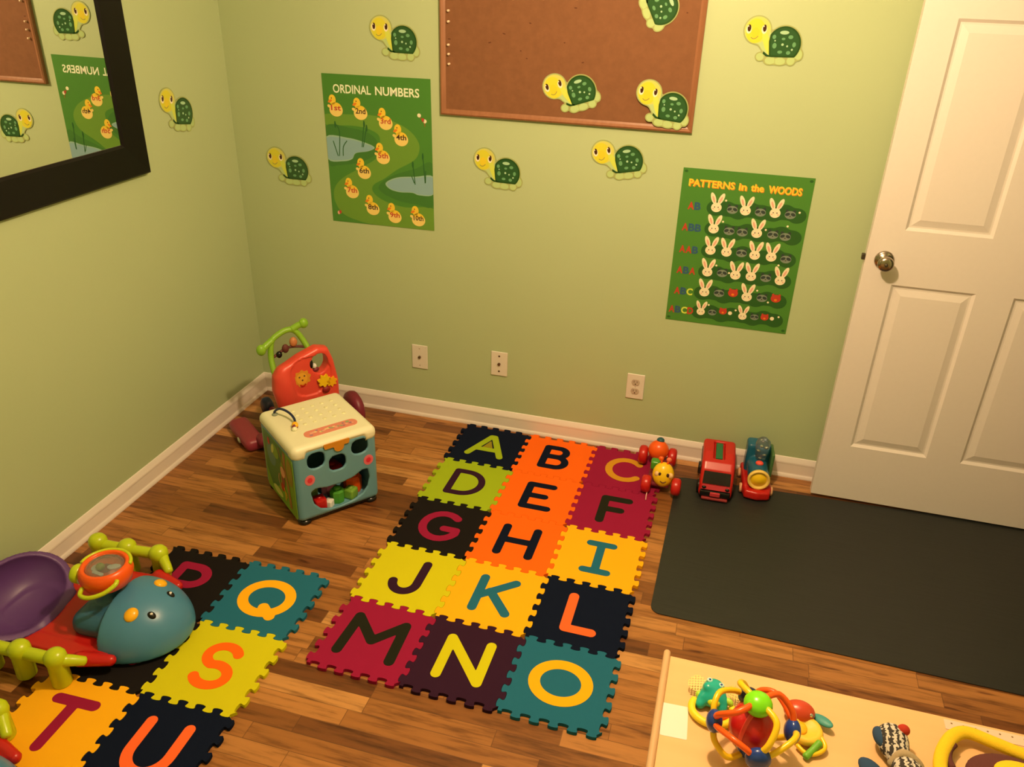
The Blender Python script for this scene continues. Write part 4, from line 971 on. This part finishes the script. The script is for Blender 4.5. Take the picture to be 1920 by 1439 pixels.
# ------------------------------------------------------------------ whale play seats
def whale(loc, rz, label):
    w = thing('whale_play_seat', label, 'toy', loc, rz, 'blue whale play seats')
    def surfz(x, y): return 0.025 + 0.142 * math.sqrt(max(0, 1 - ((x - 0.095) / 0.185) ** 2 - (y / 0.158) ** 2))
    def head(X, Y, Z):
        d = ell(X, Y, Z, (0.095, 0, 0.025), (0.185, 0.158, 0.142))
        d = np.maximum(d, 0.012 - Z); back = 0.100 + 0.030 * np.cos(Y / 0.17 * PI) * 0 - X - np.abs(Y) * 0.10 - (Z - 0.05) * 0.15
        return np.maximum(d, back - 0.005)
    hd = solid('whale_head', head, (0.05, -0.18, 0.01), (0.30, 0.18, 0.195), 0.0055, K_blue, w)
    solid('neck', lambda X, Y, Z: smin(rbox(X, Y, Z, (-0.055, -0.115, 0.03), (0.115, 0.10, 0.118), 0.045), cap(X, Y, Z, (0.04, 0, 0.1), (0.022, 0, 0.17), 0.035, 0.028), 0.03), (-0.06, -0.12, 0.03), (0.12, 0.11, 0.25), 0.007, K_blued, w)
    for s in (-1, 1):
        z = surfz(0.155, s * 0.072); blob('spout_spot', (0.155, s * 0.072, z - 0.002), (0.020, 0.023, 0.012), K_amb, hd, rot=(-s * 0.45, 0.3, 0))
        z = surfz(0.206, s * 0.048); e_ = blob('eye', (0.206, s * 0.048, z), (0.014, 0.010, 0.007), K_black, hd, rot=(-s * 0.35, 0.6, 0.0))
        blob('eye_glint', (0.207, s * 0.048 - 0.001, z + 0.007), (0.0045, 0.0045, 0.003), K_white, hd)
    def tray(X, Y, Z):
        d = extr(poly2(X, Y, [(-0.26, -0.13), (-0.20, -0.185), (0.05, -0.195), (0.12, -0.15), (0.12, 0.15), (0.05, 0.195), (-0.20, 0.185), (-0.26, 0.13)]), Z, 0.036, 0.020, 0.012)
        d = np.maximum(d, -ell(X, Y, Z, (-0.235, -0.066, 0.130), (0.134, 0.178, 0.115)))
        d = np.maximum(d, -extr(poly2(X, Y, [(-0.20, -0.13), (0.06, -0.145), (0.06, 0.145), (-0.20, 0.13)]), Z, 0.07, 0.018, 0.01))
        for s in (-1, 1): d = smin(d, np.maximum(cap(X, Y, Z, (0.05, s * 0.192, 0.050), (0.135, s * 0.168, 0.045), 0.022, 0.017), -1), 0.01)
        return d
    solid('red_tray', tray, (-0.27, -0.22, 0.01), (0.16, 0.22, 0.075), 0.006, K_red, w)
    for s in (-1, 1):
        yy = s * 0.243
        r_ = tube('side_rail', [(-0.225, yy, 0.088), (-0.10, yy, 0.090), (0.02, yy, 0.092), (0.055, s * 0.225, 0.080), (0.085, s * 0.202, 0.062)], 0.019, K_lime, w, n=14, rad=[0.02, 0.019, 0.019, 0.017, 0.013])
        for x in (-0.215, -0.10, 0.022):
            rev('rail_leg', [(0.001, 0.001), (0.0265, 0.001), (0.028, 0.004), (0.0270, 0.078), (0.0285, 0.084), (0.0315, 0.096), (0.030, 0.110), (0.023, 0.121), (0.012, 0.127), (0.001, 0.128)], K_lime, r_, c=(x, yy, 0), n=24)
    for s in (-1, 1): blob('front_roller', (0.175, s * 0.115, 0.024), (0.034, 0.020, 0.024), K_lime, w)
    def seat(X, Y, Z):
        o = ell(X, Y, Z, (-0.235, -0.066, 0.130), (0.136, 0.180, 0.117)); i = ell(X, Y, Z, (-0.230, -0.066, 0.140), (0.119, 0.160, 0.105))
        d = np.maximum(o, -i); d = np.maximum(d, Z - (0.116 - (X + 0.235) * 0.75))
        return smin(d, np.maximum(rbox(X, Y, Z, (-0.31, -0.11, 0.018), (-0.15, 0.06, 0.06), 0.02), -i), 0.02)
    solid('seat_shell', seat, (-0.38, -0.255, 0.01), (-0.05, 0.19, 0.31), 0.0042, K_purple, w)
    cx_, cz = 0.032, 0.220
    dr_ = rev('activity_drum', [(0.001, -0.046), (0.048, -0.046), (0.070, -0.030), (0.079, 0.0), (0.077, 0.018), (0.070, 0.029), (0.063, 0.032), (0.058, 0.029), (0.056, 0.012), (0.001, 0.010)], K_or, w, c=(cx_, 0, cz), n=40)
    tube('drum_rim', [(cx_ + 0.074 * math.cos(a), 0.074 * math.sin(a), cz + 0.027) for a in [math.radians(20 + 13 * k) for k in range(14)]], 0.0055, K_lime, dr_)
    blob('popper_ball', (cx_ - 0.012, -0.006, cz + 0.020), (0.013, 0.013, 0.013), mat('plastic_olive_ball', (0.35, 0.42, 0.08)), dr_)
    A = Art(); A.sdf(lambda X, Y: np.minimum(e2(X, Y, (0.022, 0.012), (0.020, 0.012), 0.4), np.minimum(e2(X, Y, (-0.028, -0.006), (0.014, 0.016)), seg(X, Y, (-0.02, -0.026), (0.01, -0.03), 0.006))), (-0.05, -0.05), (0.05, 0.05), 0.003, 0.004, K_white, 0.0)
    o_ = A.build('drum_picture', dr_); o_.location = (cx_, 0, cz + 0.0105)
    A = Art(); A.ellipse((0, 0), (0.045, 0.045), 0.0006, mat('drum_floor', (0.30, 0.10, 0.08)), z0=0.0); A.build('drum_well', dr_).location = (cx_, 0, cz + 0.0102)
    solid('drum_dome', lambda X, Y, Z: np.maximum(np.abs(ell(X, Y, Z, (cx_, 0, cz + 0.016), (0.056, 0.056, 0.022))) - 0.0016, cz + 0.02 - Z), (cx_ - 0.058, -0.058, cz + 0.02), (cx_ + 0.058, 0.058, cz + 0.042), 0.0028, K_clear, dr_)
    tube('drum_handle', [(cx_ - 0.030, -0.070, cz - 0.010), (cx_ - 0.022, -0.094, cz - 0.018), (cx_ + 0.012, -0.100, cz - 0.016), (cx_ + 0.050, -0.082, cz - 0.006), (cx_ + 0.072, -0.054, cz + 0.008), (cx_ + 0.068, -0.036, cz + 0.012)], 0.0068, K_lime, dr_)
    rev('drum_end_cap', [(0.001, -0.014), (0.026, -0.014), (0.030, -0.008), (0.030, 0.008), (0.026, 0.014), (0.001, 0.014)], K_lime, dr_, axis='x', c=(cx_ - 0.078, -0.026, cz - 0.004), n=24)
    A = Art(); A.text('B', -0.011, -0.001, -0.006, 0.006, 0.001, K_white, 0.02); A.text('D', 0.001, 0.011, -0.006, 0.006, 0.001, K_white, 0.02)
    o_ = A.build('drum_emblem', dr_); o_.matrix_local = Matrix.Translation((cx_ - 0.044, -0.0665, cz + 0.004)) @ Matrix.Rotation(-0.58, 4, 'Z') @ Matrix.Rotation(PI / 2 - 0.10, 4, 'X')
    return w
whale((0.400, -1.605, TH), 0.035, 'blue whale toy with purple seat and orange drum, standing on tile R')
whale((0.403, -2.290, TH), 0.02, 'blue whale toy at the lower left corner of the photo, beside tile T')

# ------------------------------------------------------------------ caterpillar
ct = thing('caterpillar_toy', 'red wheeled caterpillar toy with round yellow smiling face, on tile C by the baseboard', 'toy', (1.985, -0.20, TH))
def L_(x, y, z): return (x - 1.985, y + 0.20, z - TH)
blob('face', L_(2.002, -0.288, 0.082), (0.044, 0.034, 0.052), K_yel, ct, rot=(-0.25, 0, 0.1), n=28, k=18)
fcx, fcy, fcz = L_(2.002, -0.288, 0.082)
for s in (-1, 1):
    blob('eye', (fcx + 0.004 + s * 0.016, fcy - 0.028, fcz + 0.016), (0.006, 0.004, 0.009), mat('eye_brown', (0.06, 0.02, 0.01)), ct)
    blob('cheek', (fcx + 0.004 + s * 0.027, fcy - 0.021, fcz + 0.012), (0.011, 0.010, 0.013), mat('cheek_peach', (0.85, 0.55, 0.25)), ct)
    tube('antenna', [(fcx + s * 0.010, fcy + 0.006, fcz + 0.042), (fcx + s * 0.014, fcy + 0.010, fcz + 0.060)], 0.004, K_or, ct)
    A_ = blob('antenna_ball', (fcx + s * 0.016, fcy + 0.012, fcz + 0.066), (0.011, 0.008, 0.010), mat('plastic_salmon', (0.85, 0.20, 0.10)) if s > 0 else K_or, ct)
tube('smile', [(fcx - 0.008, fcy - 0.0345, fcz - 0.012), (fcx + 0.004, fcy - 0.0345, fcz - 0.018), (fcx + 0.016, fcy - 0.0325, fcz - 0.012)], 0.0022, K_brown, ct)
blob('chin', (fcx, fcy + 0.002, fcz - 0.022), (0.040, 0.032, 0.034), mat('chin_peach', (0.85, 0.45, 0.14)), ct)
blob('tail_body', L_(1.962, -0.110, 0.086), (0.044, 0.040, 0.044), K_or, ct, n=28, k=18)
rev('tail_button', [(0.001, 0.0), (0.016, 0.0), (0.016, 0.012), (0.010, 0.018), (0.001, 0.019)], mat('plastic_slate_teal', (0.02, 0.10, 0.13)), ct, c=L_(1.965, -0.098, 0.120), n=20)
solid('neck_block', lambda X, Y, Z: rbox(X, Y, Z, (-0.040, -0.062, 0.065), (-0.002, -0.022, 0.105), 0.008), (-0.04, -0.062, 0.065), (-0.002, -0.022, 0.105), 0.004, K_green, ct)
box('chassis', (-0.045, -0.11, 0.018), (0.045, 0.11, 0.036), K_maroon, ct, bev=0.006)
for (x, y, r) in ((1.940, -0.325, 0.036), (2.060, -0.312, 0.036), (1.900, -0.112, 0.041), (2.022, -0.100, 0.041)):
    lx, ly, _ = L_(x, y, 0)
    wh = rev('wheel', [(0.001, -0.019), (r * 0.7, -0.019), (r * 0.93, -0.014), (r, -0.006), (r, 0.006), (r * 0.93, 0.014), (r * 0.7, 0.019), (0.001, 0.019)], K_red, ct, axis='x', c=(lx, ly, r), n=28)
tube('pull_cord', [(-0.035, -0.14, 0.012), (-0.036, -0.165, 0.004), (-0.034, -0.195, 0.004)], 0.0022, mat('cord_pink', (0.8, 0.45, 0.4)), ct)

# ------------------------------------------------------------------ red truck
tr = thing('toy_bus', 'red toy bus with dark windscreen and green roof stripe by the wall', 'toy', (2.212, -0.170, 0.0045), 0.03)
SP = [(-0.118, 0.012), (-0.120, 0.03), (-0.112, 0.065), (-0.085, 0.118), (-0.060, 0.142), (0.0, 0.152), (0.105, 0.150), (0.112, 0.13), (0.112, 0.015)]
def busf(X, Y, Z):
    d = extr(poly2(Y, Z, SP) - 0.002, X, 0, 0.066, 0.014)
    return np.maximum(d, -rbox(X, Y, Z, (-0.022, -0.040, 0.138), (0.022, 0.09, 0.18), 0.004))
bd = solid('bus_body', busf, (-0.067, -0.125, 0.01), (0.067, 0.115, 0.155), 0.0042, K_red, tr)
box('roof_stripe', (-0.014, -0.036, 0.136), (0.014, 0.088, 0.148), mat('plastic_bottle_green', (0.02, 0.16, 0.06)), tr, bev=0.002)
def slabYZ(name, x0, x1, a, b, t_, m_):
    """flat slab following the slanted front between (y,z) points a and b"""
    d = Vector((0, b[0] - a[0], b[1] - a[1])); n_ = Vector((0, -d.z, d.y)).normalized() * t_
    if n_.y > 0: n_ = -n_
    P = [Vector((x, a[0], a[1])) for x in (x0, x1)] + [Vector((x1 * 0.96, b[0], b[1])), Vector((x0 * 0.96, b[0], b[1]))]
    V = [p - n_ * 0.6 for p in P] + [p + n_ for p in P]
    return mesh(name, V, [(0, 1, 2, 3), (4, 5, 6, 7), (0, 1, 5, 4), (1, 2, 6, 5), (2, 3, 7, 6), (3, 0, 4, 7)], m_, tr)
slabYZ('windscreen', -0.055, 0.055, (-0.1125, 0.068), (-0.0905, 0.114), 0.004, mat('dark_glass', (0.008, 0.005, 0.01), rough=0.1))
slabYZ('grille_panel', -0.056, 0.056, (-0.1215, 0.047), (-0.1155, 0.066), 0.005, mat('plastic_rose_red', (0.55, 0.04, 0.06)))
box('bumper', (-0.060, -0.134, 0.018), (0.060, -0.112, 0.044), K_black, tr, bev=0.006)
box('nose_badge', (-0.020, -0.139, 0.024), (0.020, -0.125, 0.042), mat('plastic_rose_red', (0.55, 0.04, 0.06)), tr, bev=0.003)
box('front_lip', (-0.052, -0.140, 0.006), (0.052, -0.112, 0.017), mat('plastic_dull_rose', (0.30, 0.03, 0.035)), tr, bev=0.004)
for s in (-1, 1):
    blob('headlight', (s * 0.046, -0.1235, 0.056), (0.009, 0.005, 0.007), K_black, tr)
    for y in (-0.070, 0.068): rev('wheel', [(0.001, -0.010), (0.024, -0.010), (0.027, -0.006), (0.027, 0.006), (0.024, 0.010), (0.001, 0.010)], K_black, tr, axis='x', c=(s * 0.064, y, 0.027), n=24)
    box('side_window', (s * 0.0665 - 0.002, -0.06, 0.075), (s * 0.0665 + 0.002, 0.095, 0.118), mat('dark_glass', (0.008, 0.005, 0.01)), tr, bev=0.001)

# ------------------------------------------------------------------ toy train
tn = thing('toy_train', 'blue and red toy train with yellow nose and clear chimney, right of the red bus', 'toy', (2.372, -0.135, 0.0045), 0.08)
solid('train_base', lambda X, Y, Z: smin(rbox(X, Y, Z, (-0.057, -0.080, 0.010), (0.057, 0.105, 0.052), 0.012), extr(poly2(X, Y, [(-0.057, -0.07), (-0.050, -0.108), (0, -0.120), (0.050, -0.108), (0.057, -0.07)]), Z, 0.024, 0.020, 0.010), 0.01), (-0.06, -0.125, 0.0), (0.06, 0.11, 0.055), 0.005, K_red, tn)
K_tb = mat('plastic_train_blue', (0.012, 0.12, 0.22), rough=0.25)
solid('boiler', lambda X, Y, Z: np.minimum(np.maximum(np.sqrt(X ** 2 + (Z - 0.088) ** 2) - 0.042, np.abs(Y + 0.01) - 0.070), rbox(X, Y, Z, (-0.048, 0.030, 0.04), (0.048, 0.100, 0.180), 0.014)), (-0.05, -0.09, 0.04), (0.05, 0.105, 0.185), 0.005, K_tb, tn)
rev('nose_ring', [(0.030, -0.080), (0.036, -0.092), (0.042, -0.094), (0.045, -0.086), (0.044, -0.078), (0.030, -0.076)], mat('plastic_butter', (0.88, 0.62, 0.14)), tn, axis='y', c=(0, 0, 0.086), n=32)
rev('nose_cone', [(0.001, -0.076), (0.036, -0.078), (0.030, -0.086), (0.012, -0.094), (0.001, -0.096)], K_yel, tn, axis='y', c=(0, 0, 0.086), n=28)
blob('red_button', (0, -0.030, 0.131), (0.016, 0.014, 0.010), mat('plastic_signal_red', (0.8, 0.08, 0.05)), tn)
ch_ = rev('clear_chimney', [(0.018, 0.118), (0.022, 0.140), (0.028, 0.175), (0.029, 0.200), (0.023, 0.218), (0.012, 0.228), (0.001, 0.230)], K_clear, tn, c=(0.006, 0.012, 0.0), n=24)
for (x, y, z) in ((0.0, 0.005, 0.138), (0.010, 0.006, 0.155), (-0.006, 0.010, 0.170), (0.012, 0.012, 0.185), (-0.002, 0.0, 0.195)): blob('bead', (x + 0.004, y + 0.003, z), (0.006, 0.006, 0.006), K_silver, ch_, n=10, k=8)
solid('side_screen', lambda X, Y, Z: rbox(X, Y, Z, (0.046, -0.01, 0.055), (0.060, 0.085, 0.165), 0.006), (0.046, -0.01, 0.055), (0.06, 0.085, 0.165), 0.004, mat('green_clear_plastic', (0.15, 0.35, 0.12), rough=0.1, trans=0.5), tn)
for s in (-1, 1):
    for y in (-0.055, 0.062): rev('wheel', [(0.001, -0.006), (0.018, -0.006), (0.020, 0.0), (0.018, 0.006), (0.001, 0.006)], mat('plastic_peach', (0.75, 0.40, 0.22)), tn, axis='x', c=(s * 0.060, y, 0.0202), n=20)

# ------------------------------------------------------------------ toys on the table
fr_ = thing('elephant_rattle', 'small turquoise creature rattle with a yellow half ring, on the table beside the ball rattle', 'toy', (2.238, -1.765, TZ))
def crit(X, Y, Z):
    d = ell(X, Y, Z, (0, 0.006, 0.028), (0.026, 0.028, 0.022))
    d = smin(d, ell(X, Y, Z, (0.0, -0.014, 0.020), (0.034, 0.018, 0.016)), 0.012)
    for x in (-0.026, 0.022): d = smin(d, ell(X, Y, Z, (x, -0.026, 0.012), (0.011, 0.012, 0.011)), 0.006)
    return smin(d, ell(X, Y, Z, (-0.014, -0.002, 0.043), (0.011, 0.010, 0.008)), 0.006)
solid('creature_body', crit, (-0.04, -0.045, 0), (0.04, 0.04, 0.055), 0.003, mat('plastic_turquoise', (0.01, 0.42, 0.36), rough=0.3), fr_)
for x, y, z in ((-0.012, 0.014, 0.048), (0.014, 0.008, 0.046)):
    e_ = blob('eye', (x, y, z), (0.0065, 0.0065, 0.004), mat('plastic_pale_cyan', (0.5, 0.85, 0.85)), fr_); blob('pupil', (x, y - 0.001, z + 0.003), (0.003, 0.003, 0.002), K_royal, e_, n=10, k=6)
blob('belly', (0.002, -0.028, 0.026), (0.014, 0.009, 0.008), K_lime, fr_)
blob('paw', (0.034, -0.012, 0.022), (0.012, 0.008, 0.008), mat('plastic_apple', (0.40, 0.70, 0.05)), fr_, rot=(0, 0, -0.5)); blob('paw', (-0.030, -0.008, 0.020), (0.009, 0.009, 0.008), mat('plastic_apple', (0.40, 0.70, 0.05)), fr_)
M_net = mat('yellow_net', (0.75, 0.62, 0.18), rough=0.5); M_dot = mat('net_dot', (0.20, 0.12, 0.03), rough=0.6)
for (x, y, r, sg) in ((-0.038, 0.020, 0.020, -1), (0.046, 0.016, 0.018, 1)):
    A = Art(); A.sdf(lambda X, Y: np.maximum(np.sqrt(X ** 2 + Y ** 2) - r, 0.0022 - np.sqrt((((X * 160) % 1) - .5) ** 2 + (((Y * 160) % 1) - .5) ** 2) / 160 + 0.0), (-r, -r), (r, r), 0.00075, 0.0012, M_net, 0.0)
    o = A.build('mesh_ear', fr_); o.location = (x, y, 0.024); o.rotation_euler = (0.25, sg * 0.25, 0)
tube('yellow_ring', [(0.002 + 0.046 * math.cos(math.radians(a)), -0.036 + 0.040 * math.sin(math.radians(a)), 0.011) for a in range(150, 391, 15)], 0.0085, mat('plastic_lemon', (0.88, 0.72, 0.015)), fr_)
blob('orange_link', (0.030, -0.048, 0.016), (0.020, 0.008, 0.008), K_or, fr_, rot=(0, 0, 0.6))

rt = thing('ball_rattle', 'round rattle with red centre ball, yellow loops and blue and lime balls', 'toy', (2.317, -1.889, TZ))
CZ = 0.0885; al = 0.14
blob('red_ball', (0, 0, CZ), (0.049, 0.049, 0.049), K_red, rt, n=32, k=20)
tube('ball_stripe', [(0.0495 * math.sin(a) * -0.50, 0.0495 * math.sin(a) * -0.86, CZ + 0.0495 * math.cos(a)) for a in [math.radians(d) for d in range(0, 181, 15)]], 0.005, K_coral, rt, flat=0.4)
ux, uy = Vector((math.cos(al), math.sin(al), 0)), Vector((-math.sin(al), math.cos(al), 0)); uz = Vector((0, 0, 1)); c0 = Vector((0, 0, CZ))
nodes = [(uz, 0.064, K_bright, (0.029, 0.029, 0.023), 'lime_ball'), (-uz, 0.066, K_royal, (0.023, 0.023, 0.021), 'blue_ball'), (-ux, 0.079, K_royal, (0.017, 0.022, 0.026), 'blue_ball'), (ux, 0.079, K_royal, (0.017, 0.024, 0.027), 'blue_ball'), (-uy, 0.080, K_royal, (0.026, 0.018, 0.026), 'blue_ball'), (uy, 0.078, K_navy, (0.022, 0.017, 0.022), 'dark_ball')]
for d, r, m_, rr, nm in nodes: blob(nm, c0 + d * r, rr, m_, rt, rot=(0, 0, al), n=24, k=16)
hz = [ux, uy, -ux, -uy]
for i, d in enumerate(hz):
    e = hz[(i + 1) % 4]; m1, m2 = ((K_yel, K_or) if i % 2 else (K_or, K_yel))
    for sg, mm in ((1, m1), (-1, m2)):
        p = [c0 + d * 0.078 + uz * 0.01 * sg, c0 + (d * 0.075 + e * 0.016) + uz * 0.038 * sg, c0 + (d * 0.046 + e * 0.030) + uz * 0.066 * sg, c0 + (d * 0.012 + e * 0.010) + uz * 0.072 * sg]
        tube('loop', p, 0.0068, mm, rt, k=5, n=10)
        p = [c0 + d * 0.078 - e * 0.01, c0 + (d * 0.080 - e * 0.024) + uz * 0.020 * sg, c0 + (d * 0.066 - e * 0.052) + uz * 0.030 * sg, c0 + (d * 0.032 - e * 0.074) + uz * 0.016 * sg, c0 + (-e * 0.08 + d * 0.006)]
        if sg > 0: tube('loop', p, 0.0064, m2, rt, k=5, n=10)

by = thing('butterfly_teether', 'red and yellow teether with a teal leaf and green stem, right of the ball rattle', 'toy', (2.432, -1.790, TZ), 0.0)
blob('red_dome', (-0.008, 0.032, 0.022), (0.034, 0.026, 0.022), mat('plastic_brick_red', (0.55, 0.06, 0.02), rough=0.3), by)
rev('yellow_disc', [(0.001, 0.014), (0.018, 0.014), (0.024, 0.020), (0.034, 0.020), (0.038, 0.012), (0.034, 0.002), (0.001, 0.002)], mat('plastic_soft_yellow', (0.88, 0.58, 0.05)), by, c=(0.004, -0.012, 0.004), n=32)
blob('orange_core', (-0.004, -0.012, 0.020), (0.012, 0.016, 0.006), K_amb, by)
blob('teal_leaf', (0.042, 0.026, 0.016), (0.026, 0.012, 0.006), mat('plastic_sea_teal', (0.05, 0.30, 0.28)), by, rot=(0.2, -0.2, -0.7))
tube('green_stem', [(0.034, -0.040, 0.024), (0.018, -0.058, 0.012), (0.002, -0.078, 0.008)], 0.0075, mat('plastic_stem_green', (0.15, 0.45, 0.03)), by)
tube('yellow_loop', [(0.034, -0.02, 0.018), (0.044, -0.042, 0.014), (0.030, -0.060, 0.010), (0.006, -0.066, 0.008), (-0.014, -0.050, 0.010)], 0.005, K_yel, by)
blob('silver_stud', (0.014, 0.020, 0.030), (0.006, 0.005, 0.005), K_silver, by)

# striped soft toy
M_zeb = bpy.data.materials.new('zebra_cloth'); M_zeb.use_nodes = True
nt = M_zeb.node_tree; wv = nt.nodes.new('ShaderNodeTexWave'); wv.wave_type = 'BANDS'; wv.inputs['Scale'].default_value = 24; wv.inputs['Distortion'].default_value = 5.0; wv.inputs['Detail Scale'].default_value = 6
tcx = nt.nodes.new('ShaderNodeTexCoord'); rp = nt.nodes.new('ShaderNodeValToRGB'); rp.color_ramp.interpolation = 'LINEAR'; rp.color_ramp.elements[0].position = 0.45; rp.color_ramp.elements[1].position = 0.55
rp.color_ramp.elements[0].color = (0.035, 0.03, 0.03, 1); rp.color_ramp.elements[1].color = (0.62, 0.58, 0.52, 1)
nt.links.new(tcx.outputs['Object'], wv.inputs['Vector']); nt.links.new(wv.outputs['Fac'], rp.inputs[0]); nt.links.new(rp.outputs[0], nt.nodes['Principled BSDF'].inputs['Base Color']); nt.nodes['Principled BSDF'].inputs['Roughness'].default_value = 0.9
K_tan = mat('tan_plush', (0.42, 0.33, 0.20), rough=0.95, noise=0.15, nscale=400, bump=0.5)
zb = thing('zebra_soft_toy', 'black and white striped zebra soft toy lying on the table', 'toy', (2.615, -1.790, TZ))
solid('zebra_body', lambda X, Y, Z: smin(smin(ell(X, Y, Z, (-0.004, 0.002, 0.030), (0.033, 0.040, 0.028)), cap(X, Y, Z, (0.0, -0.02, 0.026), (0.016, -0.070, 0.026), 0.020, 0.026), 0.015), ell(X, Y, Z, (0.02, -0.12, 0.036), (0.038, 0.060, 0.034)), 0.02), (-0.045, -0.185, 0), (0.065, 0.045, 0.075), 0.0045, M_zeb, zb)
blob('blue_ear', (-0.028, 0.000, 0.034), (0.015, 0.026, 0.014), mat('navy_cloth', (0.02, 0.06, 0.14), rough=0.9), zb, rot=(0, 0, 0.25))
blob('red_tuft', (0.016, 0.018, 0.050), (0.013, 0.012, 0.012), mat('red_cloth', (0.45, 0.03, 0.01), rough=0.9), zb)
tube('scarf', [(-0.014, -0.058, 0.020), (0.006, -0.046, 0.050), (0.038, -0.052, 0.038), (0.046, -0.066, 0.016)], 0.009, K_tan, zb)
blob('blue_leg', (-0.048, -0.076, 0.014), (0.020, 0.034, 0.013), mat('navy_cloth', (0.02, 0.06, 0.14)), zb, rot=(0, 0, 0.7)); blob('red_leg', (0.048, -0.070, 0.014), (0.018, 0.022, 0.013), mat('coral_cloth', (0.75, 0.06, 0.025), rough=0.85), zb, rot=(0, 0, -0.5))
# yellow monkey soft toy on a dotted sheet
M_yc = mat('yellow_plush', (0.85, 0.58, 0.015), rough=0.95, noise=0.10, nscale=500, bump=0.5); M_bc = mat('brown_plush', (0.11, 0.03, 0.028), rough=0.95, noise=0.15, nscale=500, bump=0.5); M_nv = mat('navy_felt', (0.02, 0.015, 0.09), rough=0.9)
A = Art(); M_sheet = mat('pale_pink_card', (0.78, 0.58, 0.46), rough=0.6)
A.loops([[(-0.30, -0.014), (0.30, -0.014), (0.30, 0.014), (-0.300, 0.014)]], 0.0012, M_sheet, 0.0001)
for k in range(24): A.ellipse((-0.285 + 0.0245 * k, 0.005), (0.0022, 0.0022), 0.0014, M_dot, n=8)
o = A.build('dotted_card'); o.location = (3.04, -1.677, TZ); tag(o, 'pale pink card strip with dark dots along the table back edge', 'card')
mk = thing('monkey_soft_toy', 'yellow and brown monkey face soft toy at the lower right corner of the table', 'toy', (2.815, -1.800, TZ))
tube('yellow_border', [(-0.115, -0.050, 0.014), (-0.112, -0.012, 0.014), (-0.098, 0.028, 0.014), (-0.072, 0.070, 0.014), (-0.040, 0.088, 0.014), (0.010, 0.076, 0.014), (0.06, 0.062, 0.014), (0.115, 0.048, 0.014), (0.17, 0.030, 0.014)], 0.0145, M_yc, mk, k=5, n=14, flat=0.8)
tube('brown_ear', [(-0.072, 0.050, 0.012), (-0.086, 0.030, 0.012), (-0.092, 0.006, 0.012), (-0.088, -0.02, 0.013)], 0.007, M_bc, mk)
solid('brown_head', lambda X, Y, Z: ell(X, Y, Z, (0.024, -0.020, 0.014), (0.090, 0.066, 0.024)), (-0.075, -0.09, 0), (0.125, 0.05, 0.042), 0.005, M_bc, mk)
blob('muzzle', (0.034, -0.020, 0.026), (0.056, 0.042, 0.024), M_yc, mk, n=28, k=16)
blob('nose', (0.046, -0.022, 0.049), (0.022, 0.014, 0.006), M_nv, mk)


# ------------------------------------------------------------------ rest every toy exactly on what carries it
bpy.context.view_layer.update()
def lowest(o):
    z = min((o.matrix_world @ v.co).z for v in o.data.vertices) if o.type == 'MESH' and len(o.data.vertices) else 9
    return min([z] + [lowest(c) for c in o.children])
for o, z in ((fr_, TZ), (rt, TZ), (by, TZ), (zb, TZ), (mk, TZ), (wk, 0.0), (cube, 0.0), (tr, 0.0042), (tn, 0.0042)):
    o.location.z += z + 0.0004 - lowest(o)
